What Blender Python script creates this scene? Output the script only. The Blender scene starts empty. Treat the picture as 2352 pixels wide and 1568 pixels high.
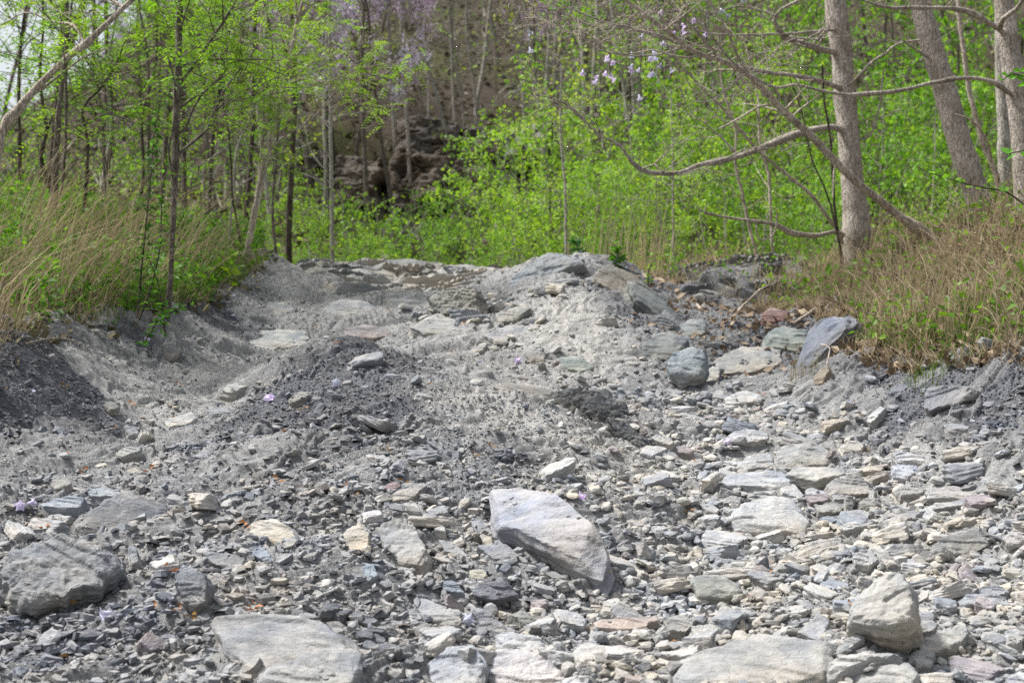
import bpy, bmesh, math, random
import numpy as np
from mathutils import Vector

# ------------------------------------------------------------------ camera, world, sun
SC = bpy.context.scene
COL = SC.collection
CZ = 1.5
cam_d = bpy.data.cameras.new("camera"); cam = bpy.data.objects.new("camera", cam_d); COL.objects.link(cam)
cam_d.lens = 50; cam_d.sensor_width = 36; cam_d.clip_start = 0.05; cam_d.clip_end = 600
cam.location = (0, 0, CZ); cam.rotation_euler = (math.radians(90), 0, 0)
cam_d.dof.use_dof = True; cam_d.dof.focus_distance = 4.8; cam_d.dof.aperture_fstop = 4.6
SC.camera = cam

SUN_EL, SUN_AZ = math.radians(60), math.radians(-78)      # azimuth from +Y, negative = to the left
w = bpy.data.worlds.new("World"); SC.world = w; w.use_nodes = True
nt = w.node_tree; nt.nodes.clear()
sky = nt.nodes.new("ShaderNodeTexSky"); sky.sky_type = 'NISHITA'; sky.sun_disc = False
sky.sun_elevation = SUN_EL; sky.sun_rotation = SUN_AZ; sky.air_density = 1.0; sky.dust_density = 4.0; sky.ozone_density = 1.0
hs = nt.nodes.new("ShaderNodeHueSaturation"); hs.inputs['Saturation'].default_value = 0.35
bg = nt.nodes.new("ShaderNodeBackground"); bg.inputs[1].default_value = 0.115
wo = nt.nodes.new("ShaderNodeOutputWorld")
nt.links.new(sky.outputs[0], hs.inputs['Color']); nt.links.new(hs.outputs[0], bg.inputs[0]); nt.links.new(bg.outputs[0], wo.inputs[0])
sd = bpy.data.lights.new("sun", 'SUN'); sd.energy = 3.7; sd.angle = math.radians(8); sd.color = (1.0, 0.975, 0.94)
sun = bpy.data.objects.new("sun", sd); COL.objects.link(sun)
sun_dir = Vector((math.sin(SUN_AZ)*math.cos(SUN_EL), math.cos(SUN_AZ)*math.cos(SUN_EL), math.sin(SUN_EL)))
sun.rotation_euler = sun_dir.to_track_quat('Z', 'Y').to_euler()
SC.view_settings.view_transform = 'Standard'; SC.view_settings.look = 'None'
SC.view_settings.exposure = 0.76; SC.view_settings.gamma = 1.0
SC.cycles.max_bounces = 6; SC.cycles.diffuse_bounces = 3; SC.cycles.transmission_bounces = 4; SC.cycles.glossy_bounces = 2
SC.cycles.transparent_max_bounces = 4; SC.cycles.use_denoising = False

# ------------------------------------------------------------------ helpers
RNG = np.random.default_rng(7)
random.seed(5)
def unit(v):
    v = np.asarray(v, float); return v/np.linalg.norm(v)
def at(U, V, Y):                       # photograph position (2352 wide) and a distance -> point in the place
    return np.array([(U-1176)/1176*0.36*Y, Y, CZ+(784-V)/784*0.24*Y])
def mpx(wpx, Y):                       # width in photo pixels -> metres at distance Y
    return wpx/1176*0.36*Y
def z2(x, y): return (574+x*.4761, y*.4761)
def z3(x, y): return (1493+x*.5126, y*.5126)
def z4(x, y): return (x*.5239, 746.5+y*.5239)
def z5(x, y): return (746.5+x*.5239, 746.5+y*.5239)
def z6(x, y): return (1493+x*.5241, 746.5+y*.5241)
def zp(f, *pts): return [f(*p) for p in pts]

def _h(ix, iy, iz, seed):
    with np.errstate(over='ignore'):
        h = ix.astype(np.uint32)*np.uint32(374761393) + iy.astype(np.uint32)*np.uint32(668265263) + iz.astype(np.uint32)*np.uint32(2246822519) + np.uint32((seed*3266489917) & 0xffffffff)
        h = (h ^ (h >> np.uint32(13)))*np.uint32(1274126177); h = h ^ (h >> np.uint32(16))
        h = h*np.uint32(2654435761); h = h ^ (h >> np.uint32(15))
    return h.astype(np.float32)*np.float32(1/4294967296.0)
def vn(x, y, z=None, seed=0):          # value noise, -1..1
    x = np.asarray(x, np.float32); y = np.asarray(y, np.float32)
    z = np.zeros_like(x) if z is None else np.asarray(z, np.float32)
    fx, fy, fz = np.floor(x), np.floor(y), np.floor(z)
    ix, iy, iz = fx.astype(np.int64), fy.astype(np.int64), fz.astype(np.int64)
    tx, ty, tz = x-fx, y-fy, z-fz
    tx = tx*tx*(3-2*tx); ty = ty*ty*(3-2*ty); tz = tz*tz*(3-2*tz)
    def L(a, b, t): return a+(b-a)*t
    c = lambda dx, dy, dz: _h(ix+dx, iy+dy, iz+dz, seed)
    a = L(L(c(0,0,0), c(1,0,0), tx), L(c(0,1,0), c(1,1,0), tx), ty)
    b = L(L(c(0,0,1), c(1,0,1), tx), L(c(0,1,1), c(1,1,1), tx), ty)
    return L(a, b, tz)*2-1
def fbm(x, y, z=None, seed=0, o=4, g=.5):
    s = 0; amp = 1; tot = 0
    for k in range(o):
        f = 2.03**k
        s = s+amp*vn(np.asarray(x)*f+k*17.3, np.asarray(y)*f+k*9.1, None if z is None else np.asarray(z)*f+k*5.7, seed+k); tot += amp; amp *= g
    return s/tot
def sstep(a, b, x):
    t = np.clip((x-a)/(b-a), 0, 1); return t*t*(3-2*t)

def mesh(name, V, F, mat, parent=None, col=None, smooth=False, link=True):
    """V (n,3); F list of (m,k) index arrays -> ONE mesh object"""
    me = bpy.data.meshes.new(name); V = np.ascontiguousarray(V, np.float32)
    me.vertices.add(len(V)); me.vertices.foreach_set("co", V.ravel())
    F = [np.asarray(f, np.int32) for f in F if len(f)]
    lp = np.concatenate([f.ravel() for f in F]); tot = np.concatenate([np.full(len(f), f.shape[1], np.int32) for f in F])
    me.loops.add(len(lp)); me.loops.foreach_set("vertex_index", lp)
    me.polygons.add(len(tot)); st = np.zeros(len(tot), np.int32); st[1:] = np.cumsum(tot)[:-1]
    me.polygons.foreach_set("loop_start", st)
    me.polygons.foreach_set("use_smooth", np.full(len(tot), bool(smooth)))
    me.update(calc_edges=True)
    if col is not None:
        a = me.color_attributes.new("tint", 'FLOAT_COLOR', 'POINT')
        c = np.ones((len(V), 4), np.float32); c[:, :col.shape[1]] = col
        a.data.foreach_set("color", c.ravel())
    me.materials.append(mat)
    o = bpy.data.objects.new(name, me); COL.objects.link(o)
    if parent is not None: o.parent = parent
    return o
def tag(o, label=None, cat=None, group=None, kind=None):
    if label: o["label"] = label
    if cat: o["category"] = cat
    if group: o["group"] = group
    if kind: o["kind"] = kind
    return o
def empty(name, loc=(0, 0, 0)):
    o = bpy.data.objects.new(name, None); COL.objects.link(o); o.location = tuple(loc); o.empty_display_size = .1; return o

class MB:                              # collects tubes / leaves of ONE part
    def __init__(s): s.v = []; s.f = {3: [], 4: []}; s.c = []; s.n = 0
    def add(s, V, F, c=None):
        V = np.asarray(V, np.float32); s.v.append(V)
        for f in F:
            f = np.asarray(f)
            if len(f): s.f[f.shape[1]].append(f+s.n)
        s.c.append(np.tile(np.asarray(c if c is not None else (1, 1, 1), np.float32), (len(V), 1)) if c is None or np.ndim(c) == 1 else c)
        s.n += len(V)
    def build(s, name, mat, parent=None, off=None, smooth=False):
        if not s.n: return None
        V = np.concatenate(s.v)
        if off is not None: V = V-np.asarray(off)
        return mesh(name, V, [np.concatenate(a) for a in s.f.values() if a], mat, parent, np.concatenate(s.c), smooth)
def tube(mb, P, R, k=7, c=None, knobby=0., cap=True):
    P = np.asarray(P, float); n = len(P); R = np.broadcast_to(np.asarray(R, float), (n,))
    T = np.gradient(P, axis=0); T /= np.linalg.norm(T, axis=1)[:, None]+1e-9
    ref = np.array([0., 1., 0.]) if abs(T[:, 1]).max() < .9 else np.array([1., 0.2, 0.])
    A = np.cross(T, ref); A /= np.linalg.norm(A, axis=1)[:, None]+1e-9; B = np.cross(T, A)
    th = np.arange(k)*2*math.pi/k
    rr = R[:, None]*np.ones(k)
    if knobby: rr = rr*(1+knobby*RNG.standard_normal((n, k))*.6)
    V = P[:, None]+(A[:, None]*np.cos(th)[None, :, None]+B[:, None]*np.sin(th)[None, :, None])*rr[..., None]
    V = V.reshape(-1, 3)
    i = np.arange(n-1)[:, None]*k; j = np.arange(k)[None]; j2 = (j+1) % k
    F = np.stack([i+j, i+j2, i+k+j2, i+k+j], -1).reshape(-1, 4)
    mb.add(V, [F], c)
def resample(P, R, step, seed=0, jit=0.):
    """Catmull-Rom through P with radius R, points about every step metres"""
    P = np.asarray(P, float); R = np.asarray(R, float)
    Q = np.vstack([2*P[0]-P[1], P, 2*P[-1]-P[-2]]); out = []; ro = []
    for i in range(len(P)-1):
        p0, p1, p2, p3 = Q[i:i+4]; m = max(2, int(np.linalg.norm(p2-p1)/step))
        t = (np.arange(m)/m)[:, None]
        out.append(.5*((2*p1)+(-p0+p2)*t+(2*p0-5*p1+4*p2-p3)*t**2+(-p0+3*p1-3*p2+p3)*t**3)); ro.append(R[i]+(R[i+1]-R[i])*t[:, 0])
    out.append(P[-1:]); ro.append(R[-1:]); P = np.vstack(out); R = np.concatenate(ro)
    if jit: P = P+RNG.standard_normal(P.shape)*jit
    return P, R

# ------------------------------------------------------------------ materials
def newmat(name):
    m = bpy.data.materials.new(name); m.use_nodes = True; t = m.node_tree; t.nodes.clear()
    o = t.nodes.new("ShaderNodeOutputMaterial"); b = t.nodes.new("ShaderNodeBsdfPrincipled")
    t.links.new(b.outputs[0], o.inputs[0]); b.inputs['Roughness'].default_value = .9
    b.inputs['Specular IOR Level'].default_value = .25
    return m, t, b, o
def N(t, typ, **kw):
    n = t.nodes.new("ShaderNode"+typ)
    for k, v in kw.items():
        if k in n.inputs: n.inputs[k].default_value = v
        else: setattr(n, k, v)
    return n
def ramp(t, src, stops):
    r = t.nodes.new("ShaderNodeValToRGB"); e = r.color_ramp.elements
    while len(e) < len(stops): e.new(.5)
    for x, (p, c) in zip(e, stops): x.position = p; x.color = (*c, 1) if len(c) == 3 else c
    t.links.new(src, r.inputs[0]); return r.outputs[0]
def mul(t, a, b, f=1., mode='MULTIPLY'):
    m = t.nodes.new("ShaderNodeMix"); m.data_type = 'RGBA'; m.blend_type = mode
    m.inputs[0].default_value = f
    t.links.new(a, m.inputs[6]); t.links.new(b, m.inputs[7]); return m.outputs[2]
g3 = lambda v: (v, v, v)

def rock_mat(name, obj_tint, scale=1., bump=1., strata=True, dusty=.2):
    m, t, b, o = newmat(name); L = t.links.new
    if obj_tint: tint = N(t, "ObjectInfo").outputs['Color']
    else: tint = N(t, "Attribute", attribute_name="tint").outputs['Color']
    tc = N(t, "TexCoord"); mp = N(t, "Mapping"); L(tc.outputs['Object'], mp.inputs[0])
    mp.inputs['Scale'].default_value = (1, 2.6, 6) if strata else (1, 1, 1); mp.inputs['Rotation'].default_value = (0, 0, .35)
    n1 = N(t, "TexNoise", Scale=9*scale, Detail=8., Roughness=.62); L(mp.outputs[0], n1.inputs[0])
    n2 = N(t, "TexNoise", Scale=45*scale, Detail=6., Roughness=.6); L(mp.outputs[0], n2.inputs[0])
    n3 = N(t, "TexNoise", Scale=3.2*scale, Detail=5., Roughness=.6); L(tc.outputs['Object'], n3.inputs[0])
    vo = N(t, "TexVoronoi", Scale=26*scale); vo.feature = 'DISTANCE_TO_EDGE'; L(mp.outputs[0], vo.inputs[0])
    c = mul(t, tint, ramp(t, n1.outputs[0], [(.32, g3(.72)), (.5, g3(1.)), (.68, g3(1.22))]), 1.)
    c = mul(t, c, ramp(t, n2.outputs[0], [(.3, g3(.78)), (.5, g3(1.)), (.7, g3(1.14))]), 1.)
    # weathering patches: warm clay and cool slate, and settled dust on what faces up
    pc = ramp(t, n3.outputs[0], [(.36, (.78, .84, .95)), (.5, (1, 1, 1)), (.64, (1.12, 1.04, .93))]); c = mul(t, c, pc, 1.)
    ge = N(t, "NewGeometry"); sx = N(t, "SeparateXYZ"); L(ge.outputs['Normal'], sx.inputs[0])
    n4 = N(t, "TexNoise", Scale=14*scale, Detail=6., Roughness=.7); L(tc.outputs['Object'], n4.inputs[0])
    ma = N(t, "Math", operation='MULTIPLY'); L(sx.outputs[2], ma.inputs[0]); L(n4.outputs[0], ma.inputs[1])
    du = ramp(t, ma.outputs[0], [(.44, g3(0)), (.52, g3(dusty*1.5)), (.7, g3(dusty*1.9))])
    mx = t.nodes.new("ShaderNodeMix"); mx.data_type = 'RGBA'; L(du, mx.inputs[0]); L(c, mx.inputs[6]); mx.inputs[7].default_value = (.43, .42, .40, 1)
    L(mx.outputs[2], b.inputs['Base Color'])
    # relief
    b1 = N(t, "Bump", Strength=.7*bump, Distance=.012/scale); b2 = N(t, "Bump", Strength=.8*bump, Distance=.004/scale); b3 = N(t, "Bump", Strength=.35*bump, Distance=.006/scale)
    L(n1.outputs[0], b1.inputs['Height']); L(n2.outputs[0], b2.inputs['Height']); L(b1.outputs[0], b2.inputs['Normal'])
    cr = ramp(t, vo.outputs[0], [(0., g3(0)), (.06, g3(1))]); L(cr, b3.inputs['Height']); L(b2.outputs[0], b3.inputs['Normal']); L(b3.outputs[0], b.inputs['Normal'])
    b.inputs['Roughness'].default_value = .82
    return m
M_ROCK = rock_mat("slate_rock", True)
M_CHIP = rock_mat("slate_chips", False, 1.6, .7, dusty=.25)
M_CLIFF = rock_mat("cliff_rock", True, .35, 1.2, dusty=.15)

def ground_mat():
    m, t, b, o = newmat("ground_soil"); L = t.links.new
    tint = N(t, "Attribute", attribute_name="tint").outputs['Color']
    tc = N(t, "TexCoord"); mp = N(t, "Mapping"); L(tc.outputs['Object'], mp.inputs[0]); mp.inputs['Rotation'].default_value = (0, 0, .5); mp.inputs['Scale'].default_value = (1, 3.2, 4)
    n1 = N(t, "TexNoise", Scale=22., Detail=10., Roughness=.7); L(mp.outputs[0], n1.inputs[0])
    n2 = N(t, "TexNoise", Scale=120., Detail=6., Roughness=.75); L(mp.outputs[0], n2.inputs[0])
    vo = N(t, "TexVoronoi", Scale=58.); L(mp.outputs[0], vo.inputs[0])
    vb = N(t, "TexVoronoi", Scale=150.); L(mp.outputs[0], vb.inputs[0])
    c = mul(t, tint, ramp(t, n1.outputs[0], [(.3, g3(.72)), (.5, g3(1.)), (.7, g3(1.2))]))
    c = mul(t, c, ramp(t, n2.outputs[0], [(.32, g3(.72)), (.5, g3(1.)), (.7, g3(1.2))]))
    bw = N(t, "RGBToBW"); L(vo.outputs['Color'], bw.inputs[0])
    c = mul(t, c, ramp(t, bw.outputs[0], [(.2, g3(.82)), (.5, g3(1.)), (.8, g3(1.14))]))
    L(c, b.inputs['Base Color'])
    b1 = N(t, "Bump", Strength=.8, Distance=.012); b2 = N(t, "Bump", Strength=.9, Distance=.006); b3 = N(t, "Bump", Strength=.7, Distance=.005); b4 = N(t, "Bump", Strength=.5, Distance=.003)
    L(n1.outputs[0], b1.inputs['Height']); L(bw.outputs[0], b2.inputs['Height']); L(n2.outputs[0], b3.inputs['Height']); L(vb.outputs[0], b4.inputs['Height'])
    L(b1.outputs[0], b2.inputs['Normal']); L(b2.outputs[0], b3.inputs['Normal']); L(b3.outputs[0], b4.inputs['Normal']); L(b4.outputs[0], b.inputs['Normal'])
    b.inputs['Roughness'].default_value = .95
    return m
M_GROUND = ground_mat()

def bark_mat(name, lo, hi, sc=1.):
    m, t, b, o = newmat(name); L = t.links.new
    tc = N(t, "TexCoord"); mp = N(t, "Mapping"); L(tc.outputs['Object'], mp.inputs[0]); mp.inputs['Scale'].default_value = (1, 1, .28)
    n1 = N(t, "TexNoise", Scale=70*sc, Detail=8., Roughness=.65); L(mp.outputs[0], n1.inputs[0])
    n2 = N(t, "TexNoise", Scale=6*sc, Detail=5., Roughness=.6); L(tc.outputs['Object'], n2.inputs[0])
    vo = N(t, "TexVoronoi", Scale=95*sc); vo.feature = 'DISTANCE_TO_EDGE'; L(mp.outputs[0], vo.inputs[0])
    c = ramp(t, n1.outputs[0], [(.36, lo), (.6, hi)])
    c = mul(t, c, ramp(t, n2.outputs[0], [(.35, (.68, .66, .62)), (.5, g3(1)), (.68, (1.3, 1.3, 1.32))]))
    c = mul(t, c, ramp(t, vo.outputs[0], [(0., g3(.5)), (.12, g3(1.))]))
    L(c, b.inputs['Base Color'])
    b1 = N(t, "Bump", Strength=.8, Distance=.006/sc); L(n1.outputs[0], b1.inputs['Height'])
    b2 = N(t, "Bump", Strength=.7, Distance=.004/sc); L(ramp(t, vo.outputs[0], [(0., g3(0)), (.15, g3(1))]), b2.inputs['Height']); L(b1.outputs[0], b2.inputs['Normal']); L(b2.outputs[0], b.inputs['Normal'])
    return m
M_BARK = bark_mat("grey_brown_bark", (.25, .215, .18), (.54, .48, .42))
M_BARKD = bark_mat("dark_bark", (.035, .028, .022), (.14, .115, .09))
M_BARKP = bark_mat("pale_bark", (.24, .22, .185), (.52, .49, .43))
M_BARKM = bark_mat("mid_bark", (.075, .06, .048), (.24, .205, .17))
M_TWIG = bark_mat("bare_branch_bark", (.28, .235, .185), (.60, .52, .43))

def leaf_mat(name, trans=.45, spec=.3, shift=(1.4, 1.34, .5)):
    m, t, b, o = newmat(name); L = t.links.new
    tint = N(t, "Attribute", attribute_name="tint").outputs['Color']
    oi = N(t, "ObjectInfo"); v = ramp(t, oi.outputs['Random'], [(0., (.62, .74, .6)), (.5, (1., 1., 1.)), (1., (1.3, 1.1, 1.2))])
    c = mul(t, tint, v)
    L(c, b.inputs['Base Color']); b.inputs['Roughness'].default_value = .5; b.inputs['Specular IOR Level'].default_value = spec
    tr = N(t, "BsdfTranslucent"); br = N(t, "Mix"); 
    c2 = t.nodes.new("ShaderNodeMix"); c2.data_type = 'RGBA'; c2.blend_type = 'MULTIPLY'; c2.inputs[0].default_value = 1; L(c, c2.inputs[6]); c2.inputs[7].default_value = (*shift, 1)
    L(c2.outputs[2], tr.inputs[0])
    ms = N(t, "MixShader"); ms.inputs[0].default_value = trans; L(b.outputs[0], ms.inputs[1]); L(tr.outputs[0], ms.inputs[2]); L(ms.outputs[0], o.inputs[0])
    t.nodes.remove(br)
    return m
M_LEAF = leaf_mat("spring_leaves"); M_GRASS = leaf_mat("grass_blades", .25, .2, (1.1, 1.05, .95)); M_PETAL = leaf_mat("lilac_petals", .3, .2, (1, 1, 1)); M_LITTER = leaf_mat("dry_leaf", .1, .15, (1, 1, 1))

# ------------------------------------------------------------------ terrain
def base(y): return CZ-1.5+.2*y
CP = []
def cp(U, V, Y): p = at(U, V, Y); CP.append((p[0], p[1], p[2]-base(Y)))
def cw(x, y, h): CP.append((x, y, h))
for q in [(0,1568,3.35),(300,1568,3.38),(600,1568,3.32),(1176,1568,3.42),(1700,1568,3.40),(2352,1568,3.38),
          (0,1400,3.8),(200,1400,3.85),(600,1400,3.72),(1176,1400,3.85),(1800,1400,3.9),(2352,1400,3.78),
          (0,1200,4.4),(400,1200,4.4),(800,1200,4.3),(1250,1200,4.45),(1600,1200,4.7),(2000,1200,4.7),(2352,1200,4.35),
          (0,1000,5.05),(300,1000,5.6),(700,1000,5.1),(1000,1000,5.1),(1300,1000,5.25),(1500,1000,5.6),(1800,1000,5.85),(2100,1000,5.5),(2352,1000,4.9),
          (0,900,5.3),(200,900,5.9),(450,900,6.35),(700,900,5.6),(900,900,5.5),(1200,900,6.0),(1420,930,6.0),(1500,900,6.6),(1800,900,6.6),(1930,900,6.2),(2150,920,5.6),(2352,900,5.15),
          (0,810,5.45),(120,770,5.75),(230,800,6.0),(340,815,6.4),(450,830,6.9),
          (760,800,6.25),(620,835,6.35),(900,800,6.3),(1000,840,6.6),(1100,800,7.2),(1200,820,7.0),
          (0,700,6.2),(0,600,7.2),(0,500,8.6),(200,680,6.7),(200,560,8.0),(400,690,6.9),(400,600,8.2),(480,700,7.6),(560,640,8.7),(520,560,9.4),(620,600,9.8),
          (620,780,7.7),(800,740,8.0),(700,700,8.5),(900,700,8.6),(1100,720,8.3),
          (1340,780,7.1),(1340,700,7.8),(1270,660,8.4),(1340,610,8.95),(1300,590,9.3),(1480,840,6.9),(1450,760,7.4),(1200,660,8.9),(1160,650,9.5),
          (1500,690,8.6),(1420,630,9.0),(1600,830,7.2),(1700,800,7.55),(1620,720,8.8),(1750,670,9.4),(1560,640,9.7),(1700,630,10.1),(1850,700,8.6),
          (1900,850,6.6),(1960,740,7.3),(1960,622,8.9),(2060,790,6.6),(2130,860,6.0),(2200,720,6.75),(2170,580,8.25),(2352,845,5.3),(2352,690,6.2),(2352,530,7.7),(2300,480,8.8),(2352,450,9.2)]:
    cp(*q)
for q in [(-1.3,9.9,-.12),(-.8,9.8,-.16),(-.2,9.8,-.18),(.2,10.1,-.22),(-1.4,10.6,-.2),(-.7,10.6,-.25),(0,10.6,-.25),
          (-.9,7.3,-0.04),(-.5,7.2,-.03),(0,1,0),(-2.5,1,.2),(2.5,1,.2),(-3,3,.3),(3,3,.4),(-3.2,5,.7),(3.2,5,.8),(-4.5,7,1.0),(4.5,7,1.0),(0,-2,0),
          (-5.5,9,1.1),(5.5,9,.7),(-3,11,.1),(3.2,11.3,-.2),(-6,12,.3),(6,12,.0),(0,12,-.6),(1.5,11.8,-.5)]: cw(*q)
CPA = np.array(CP)
def _k(r2): return np.sqrt(r2+.12)
_D = _k(((CPA[:, None, :2]-CPA[None, :, :2])**2).sum(-1)); np.fill_diagonal(_D, _D[0, 0]-.03)
_n = len(CPA); _A = np.zeros((_n+1, _n+1)); _A[:_n, :_n] = _D; _A[:_n, _n] = 1; _A[_n, :_n] = 1
_W = np.linalg.solve(_A, np.append(CPA[:, 2], 0))
def rbf(x, y):
    x = np.asarray(x, float); y = np.asarray(y, float); s = np.full(x.shape, _W[-1])
    for (cx, cy, _), wt in zip(CPA, _W[:-1]): s += wt*_k((x-cx)**2+(y-cy)**2)
    return s
def XL(y): return np.interp(y, [0, 3.5, 5.3, 6.2, 6.6, 8, 9, 10, 11, 12, 13], [-3.2, -2.6, -2.0, -1.93, -1.75, -1.62, -1.6, -1.75, -2.2, -1, 0])
def XR(y): return np.interp(y, [0, 3.5, 5.3, 6.0, 6.7, 7.4, 8.4, 9.3, 9.8, 10.6, 11.5, 13], [3.4, 2.7, 2.05, 1.82, 1.6, 1.78, 1.72, 1.3, .85, .6, .4, 0])
def vegmask(x, y):
    nz = .12*fbm(x*3, y*3, seed=91, o=3)
    return np.maximum(sstep(0, .16, XL(y)-x+nz), sstep(0, .16, x-XR(y)+nz))
def hill(x, y):
    a = x/np.maximum(y, 1)
    z = np.interp(y, [12, 13.5, 15, 17, 20, 22.3, 23.6, 26, 33, 45, 60, 90, 200, 400], [.6, .35, .5, .95, 1.6, 2.15, 3.55, 4.6, 8.2, 15, 23, 34, 40, 40])
    z2_ = np.interp(y, [12, 13.5, 15, 18, 22, 26, 33, 45, 60, 90, 200, 400], [.7, .6, .9, 1.7, 3.0, 4.6, 8.2, 15, 22, 34, 40, 40])
    wc = np.exp(-((a+.06)/.10)**2)                       # the outcrop stands in the middle only
    z = z2_+(z-z2_)*wc
    cap = np.interp(a, [-.6, -.36, -.30, -.26, -.15], [.10, .13, .17, .21, .6])
    zc = cap*y
    z = np.where(z > zc, zc+(z-zc)*.08, z)
    return CZ+z-.0+fbm(x*.35, y*.35, seed=31, o=4)*.45*sstep(13, 18, y)
def plates(x, y):                      # worn plates of bedrock showing through the rubble
    u = x*.9+y*.44; s = -x*.44+y*.9
    f = fbm(u*2.3+.18*fbm(u*5, s*5, seed=16, o=2), s*4.4, seed=15, o=4, g=.36); d = np.exp(-((x-DC0[0])/.3)**2-((y-DC0[1])/.9)**2)
    return f, (1-vegmask(x, y))*(1-.9*d)
DC0 = (.38, 7.6)
def H(x, y, fine=True):
    x = np.asarray(x, float); y = np.asarray(y, float)
    r = rbf(x, y)
    edge = sstep(6.5, 11, np.abs(x))
    r = r*(1-edge)+(.8+.25*vn(x*.3, y*.3, seed=5))*edge
    near = base(np.clip(y, -6, 14))+r
    k = sstep(10.9, 13.6, y)
    h = near*(1-k)+hill(x, y)*k
    v = vegmask(x, y)
    if fine:
        u = x*.9+y*.44; s = -x*.44+y*.9
        d = .035*fbm(x*2.2, y*2.2, seed=1, o=4)
        rdg = 1-np.abs(fbm(u*2.6, s*5.5, seed=3, o=4, g=.42))*2
        d = d+.028*rdg*(1-v)
        d = d+.006*fbm(u*10, s*17, seed=11, o=2)+.03*v*fbm(x*6, y*6, seed=12, o=3)
        stp = fbm(u*3.1, s*6.2, seed=21, o=3, g=.38)*6.; fr = stp-np.floor(stp)       # shale beds break off in little steps
        d = d+.026*(sstep(.75, 1., fr)-fr)*(1-v)
        st2 = fbm(u*5, s*11, seed=23, o=2)*5.; f2 = st2-np.floor(st2); d = d+.009*(sstep(.7, 1., f2)-f2)*(1-v)
        pf, pm = plates(x, y); d = d+pm*(.017*sstep(.05, .085, pf)+.014*sstep(.2, .23, pf)+.012*sstep(.34, .37, pf))*(1+.06*(y-4))
        h = h+d*(1-.3*k)
    return h
_ys = np.concatenate([np.linspace(2.2, 13, 1500), np.linspace(13.02, 45, 1200)])
def hit(U, V):                         # where the line of sight through a photo position meets the ground
    X = (U-1176)/1176*.36*_ys; Z = CZ+(784-V)/784*.24*_ys
    g = H(X, _ys, False); i = np.argmax(g >= Z)
    if g[i] < Z[i]: i = len(_ys)-1
    return np.array([X[i], _ys[i], g[i]])

def _bl(U, V, ru, rv, a):
    c = hit(U, V); return (a, (c[0], c[1], mpx(ru, c[1]), max(.12, (hit(U, V-rv)[1]-hit(U, V+rv)[1])/2)))
DKB = [_bl(*q) for q in [(1360,935,90,35,1.5),(1450,1000,60,40,1.2),(800,850,190,55,1.2),(700,920,190,60,1.1),(620,990,200,60,.75),(900,960,160,60,.5),(120,880,200,80,1.5),(60,970,150,80,1.1),(330,800,100,40,1.),(60,800,150,50,1.3),
    (200,1480,330,120,1.),(520,1200,260,90,.55),(820,1420,130,70,.7),(780,1260,120,60,.4),(1180,1050,110,50,1.),(1500,1150,120,50,.5),(2150,940,190,60,1.1),(2020,830,170,60,1.6),(2200,880,170,60,1.4),(2300,930,120,90,1.5),(1880,800,80,60,1.),(2300,1000,110,60,.6),(1500,690,70,60,1.),(1390,680,50,60,.8),(560,680,90,50,.9),(880,640,260,40,.75),(480,720,90,50,1.1),(1650,740,220,90,1.8),(1750,800,150,50,1.)]]
DUB = [_bl(*q) for q in [(1330,740,95,80,1.7),(1400,820,70,30,1.2),(1100,830,170,50,.8),(1250,960,190,70,1.),(1080,930,150,60,.7),(1400,1040,140,60,.9),(1000,730,150,50,.35),(600,1290,140,60,.8),(850,1200,160,60,.6),(500,1420,80,60,.8),(1800,1250,400,120,.6),(2150,1100,160,90,.7),(1500,1400,300,120,.6),(1750,950,250,70,.6),(700,1500,150,60,.7),(1050,1300,200,90,.5)]]
def groundcolor(x, y):
    v = vegmask(x, y)[..., None]
    pale = np.array([.36, .36, .35]); dark = np.array([.145, .15, .162]); mid = np.array([.27, .275, .28]); dust = np.array([.42, .41, .385]); soil = np.array([.11, .09, .06])
    n = fbm(x*1.1, y*1.1, seed=41, o=4); n2 = fbm((x*.9+y*.4)*2.5, (-x*.4+y*.9)*7, seed=43, o=4)
    def blob(cx, cy, rx, ry, rot=0.):
        c, s = math.cos(rot), math.sin(rot); dx, dy = x-cx, y-cy
        return np.exp(-(((dx*c+dy*s)/rx)**2+((-dx*s+dy*c)/ry)**2))
    dk = sum(a*blob(*b) for a, b in DKB)
    n3 = fbm((x*.9+y*.4)*8, (-x*.4+y*.9)*22, seed=45, o=3); dk = sstep(.12, .9, dk*.95+n*.35+n2*.55+n3*.55-.1)[..., None]
    c = mid+(pale-mid)*np.clip(.6+n*1.1, 0, 1)[..., None]; c = c+(dark-c)*dk
    du = np.clip(sum(a*blob(*b) for a, b in DUB)+n*.45+n2*.45-.22, 0, 1)[..., None]
    c = c+(dust-c)*du*.85
    pf, pm = plates(x, y); pe = (sstep(.09, .13, pf)*pm)[..., None]; c = c*(1-pe*.5)+np.array([.30, .30, .295])*pe*.5
    so = soil*(1+.5*fbm(x*7, y*7, seed=47, o=3))[..., None]
    gr = np.clip(fbm(x*1.7, y*1.7, seed=49, o=3)*2.2, 0, 1)[..., None]; so = so+(np.array([.085, .10, .035])-so)*gr*.6
    c = c+(so-c)*v
    far = sstep(15, 20, y)[..., None]; br = np.array([.062, .048, .034])*(1+.5*fbm(x*.9, y*.9, seed=51, o=4))[..., None]
    br = br+(np.array([.07, .075, .022])-br)*np.clip(fbm(x*.7, y*.7, seed=53, o=4)*2.4+.1, 0, .8)[..., None]
    return np.clip(c+(br-c)*far, .015, .8)

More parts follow.
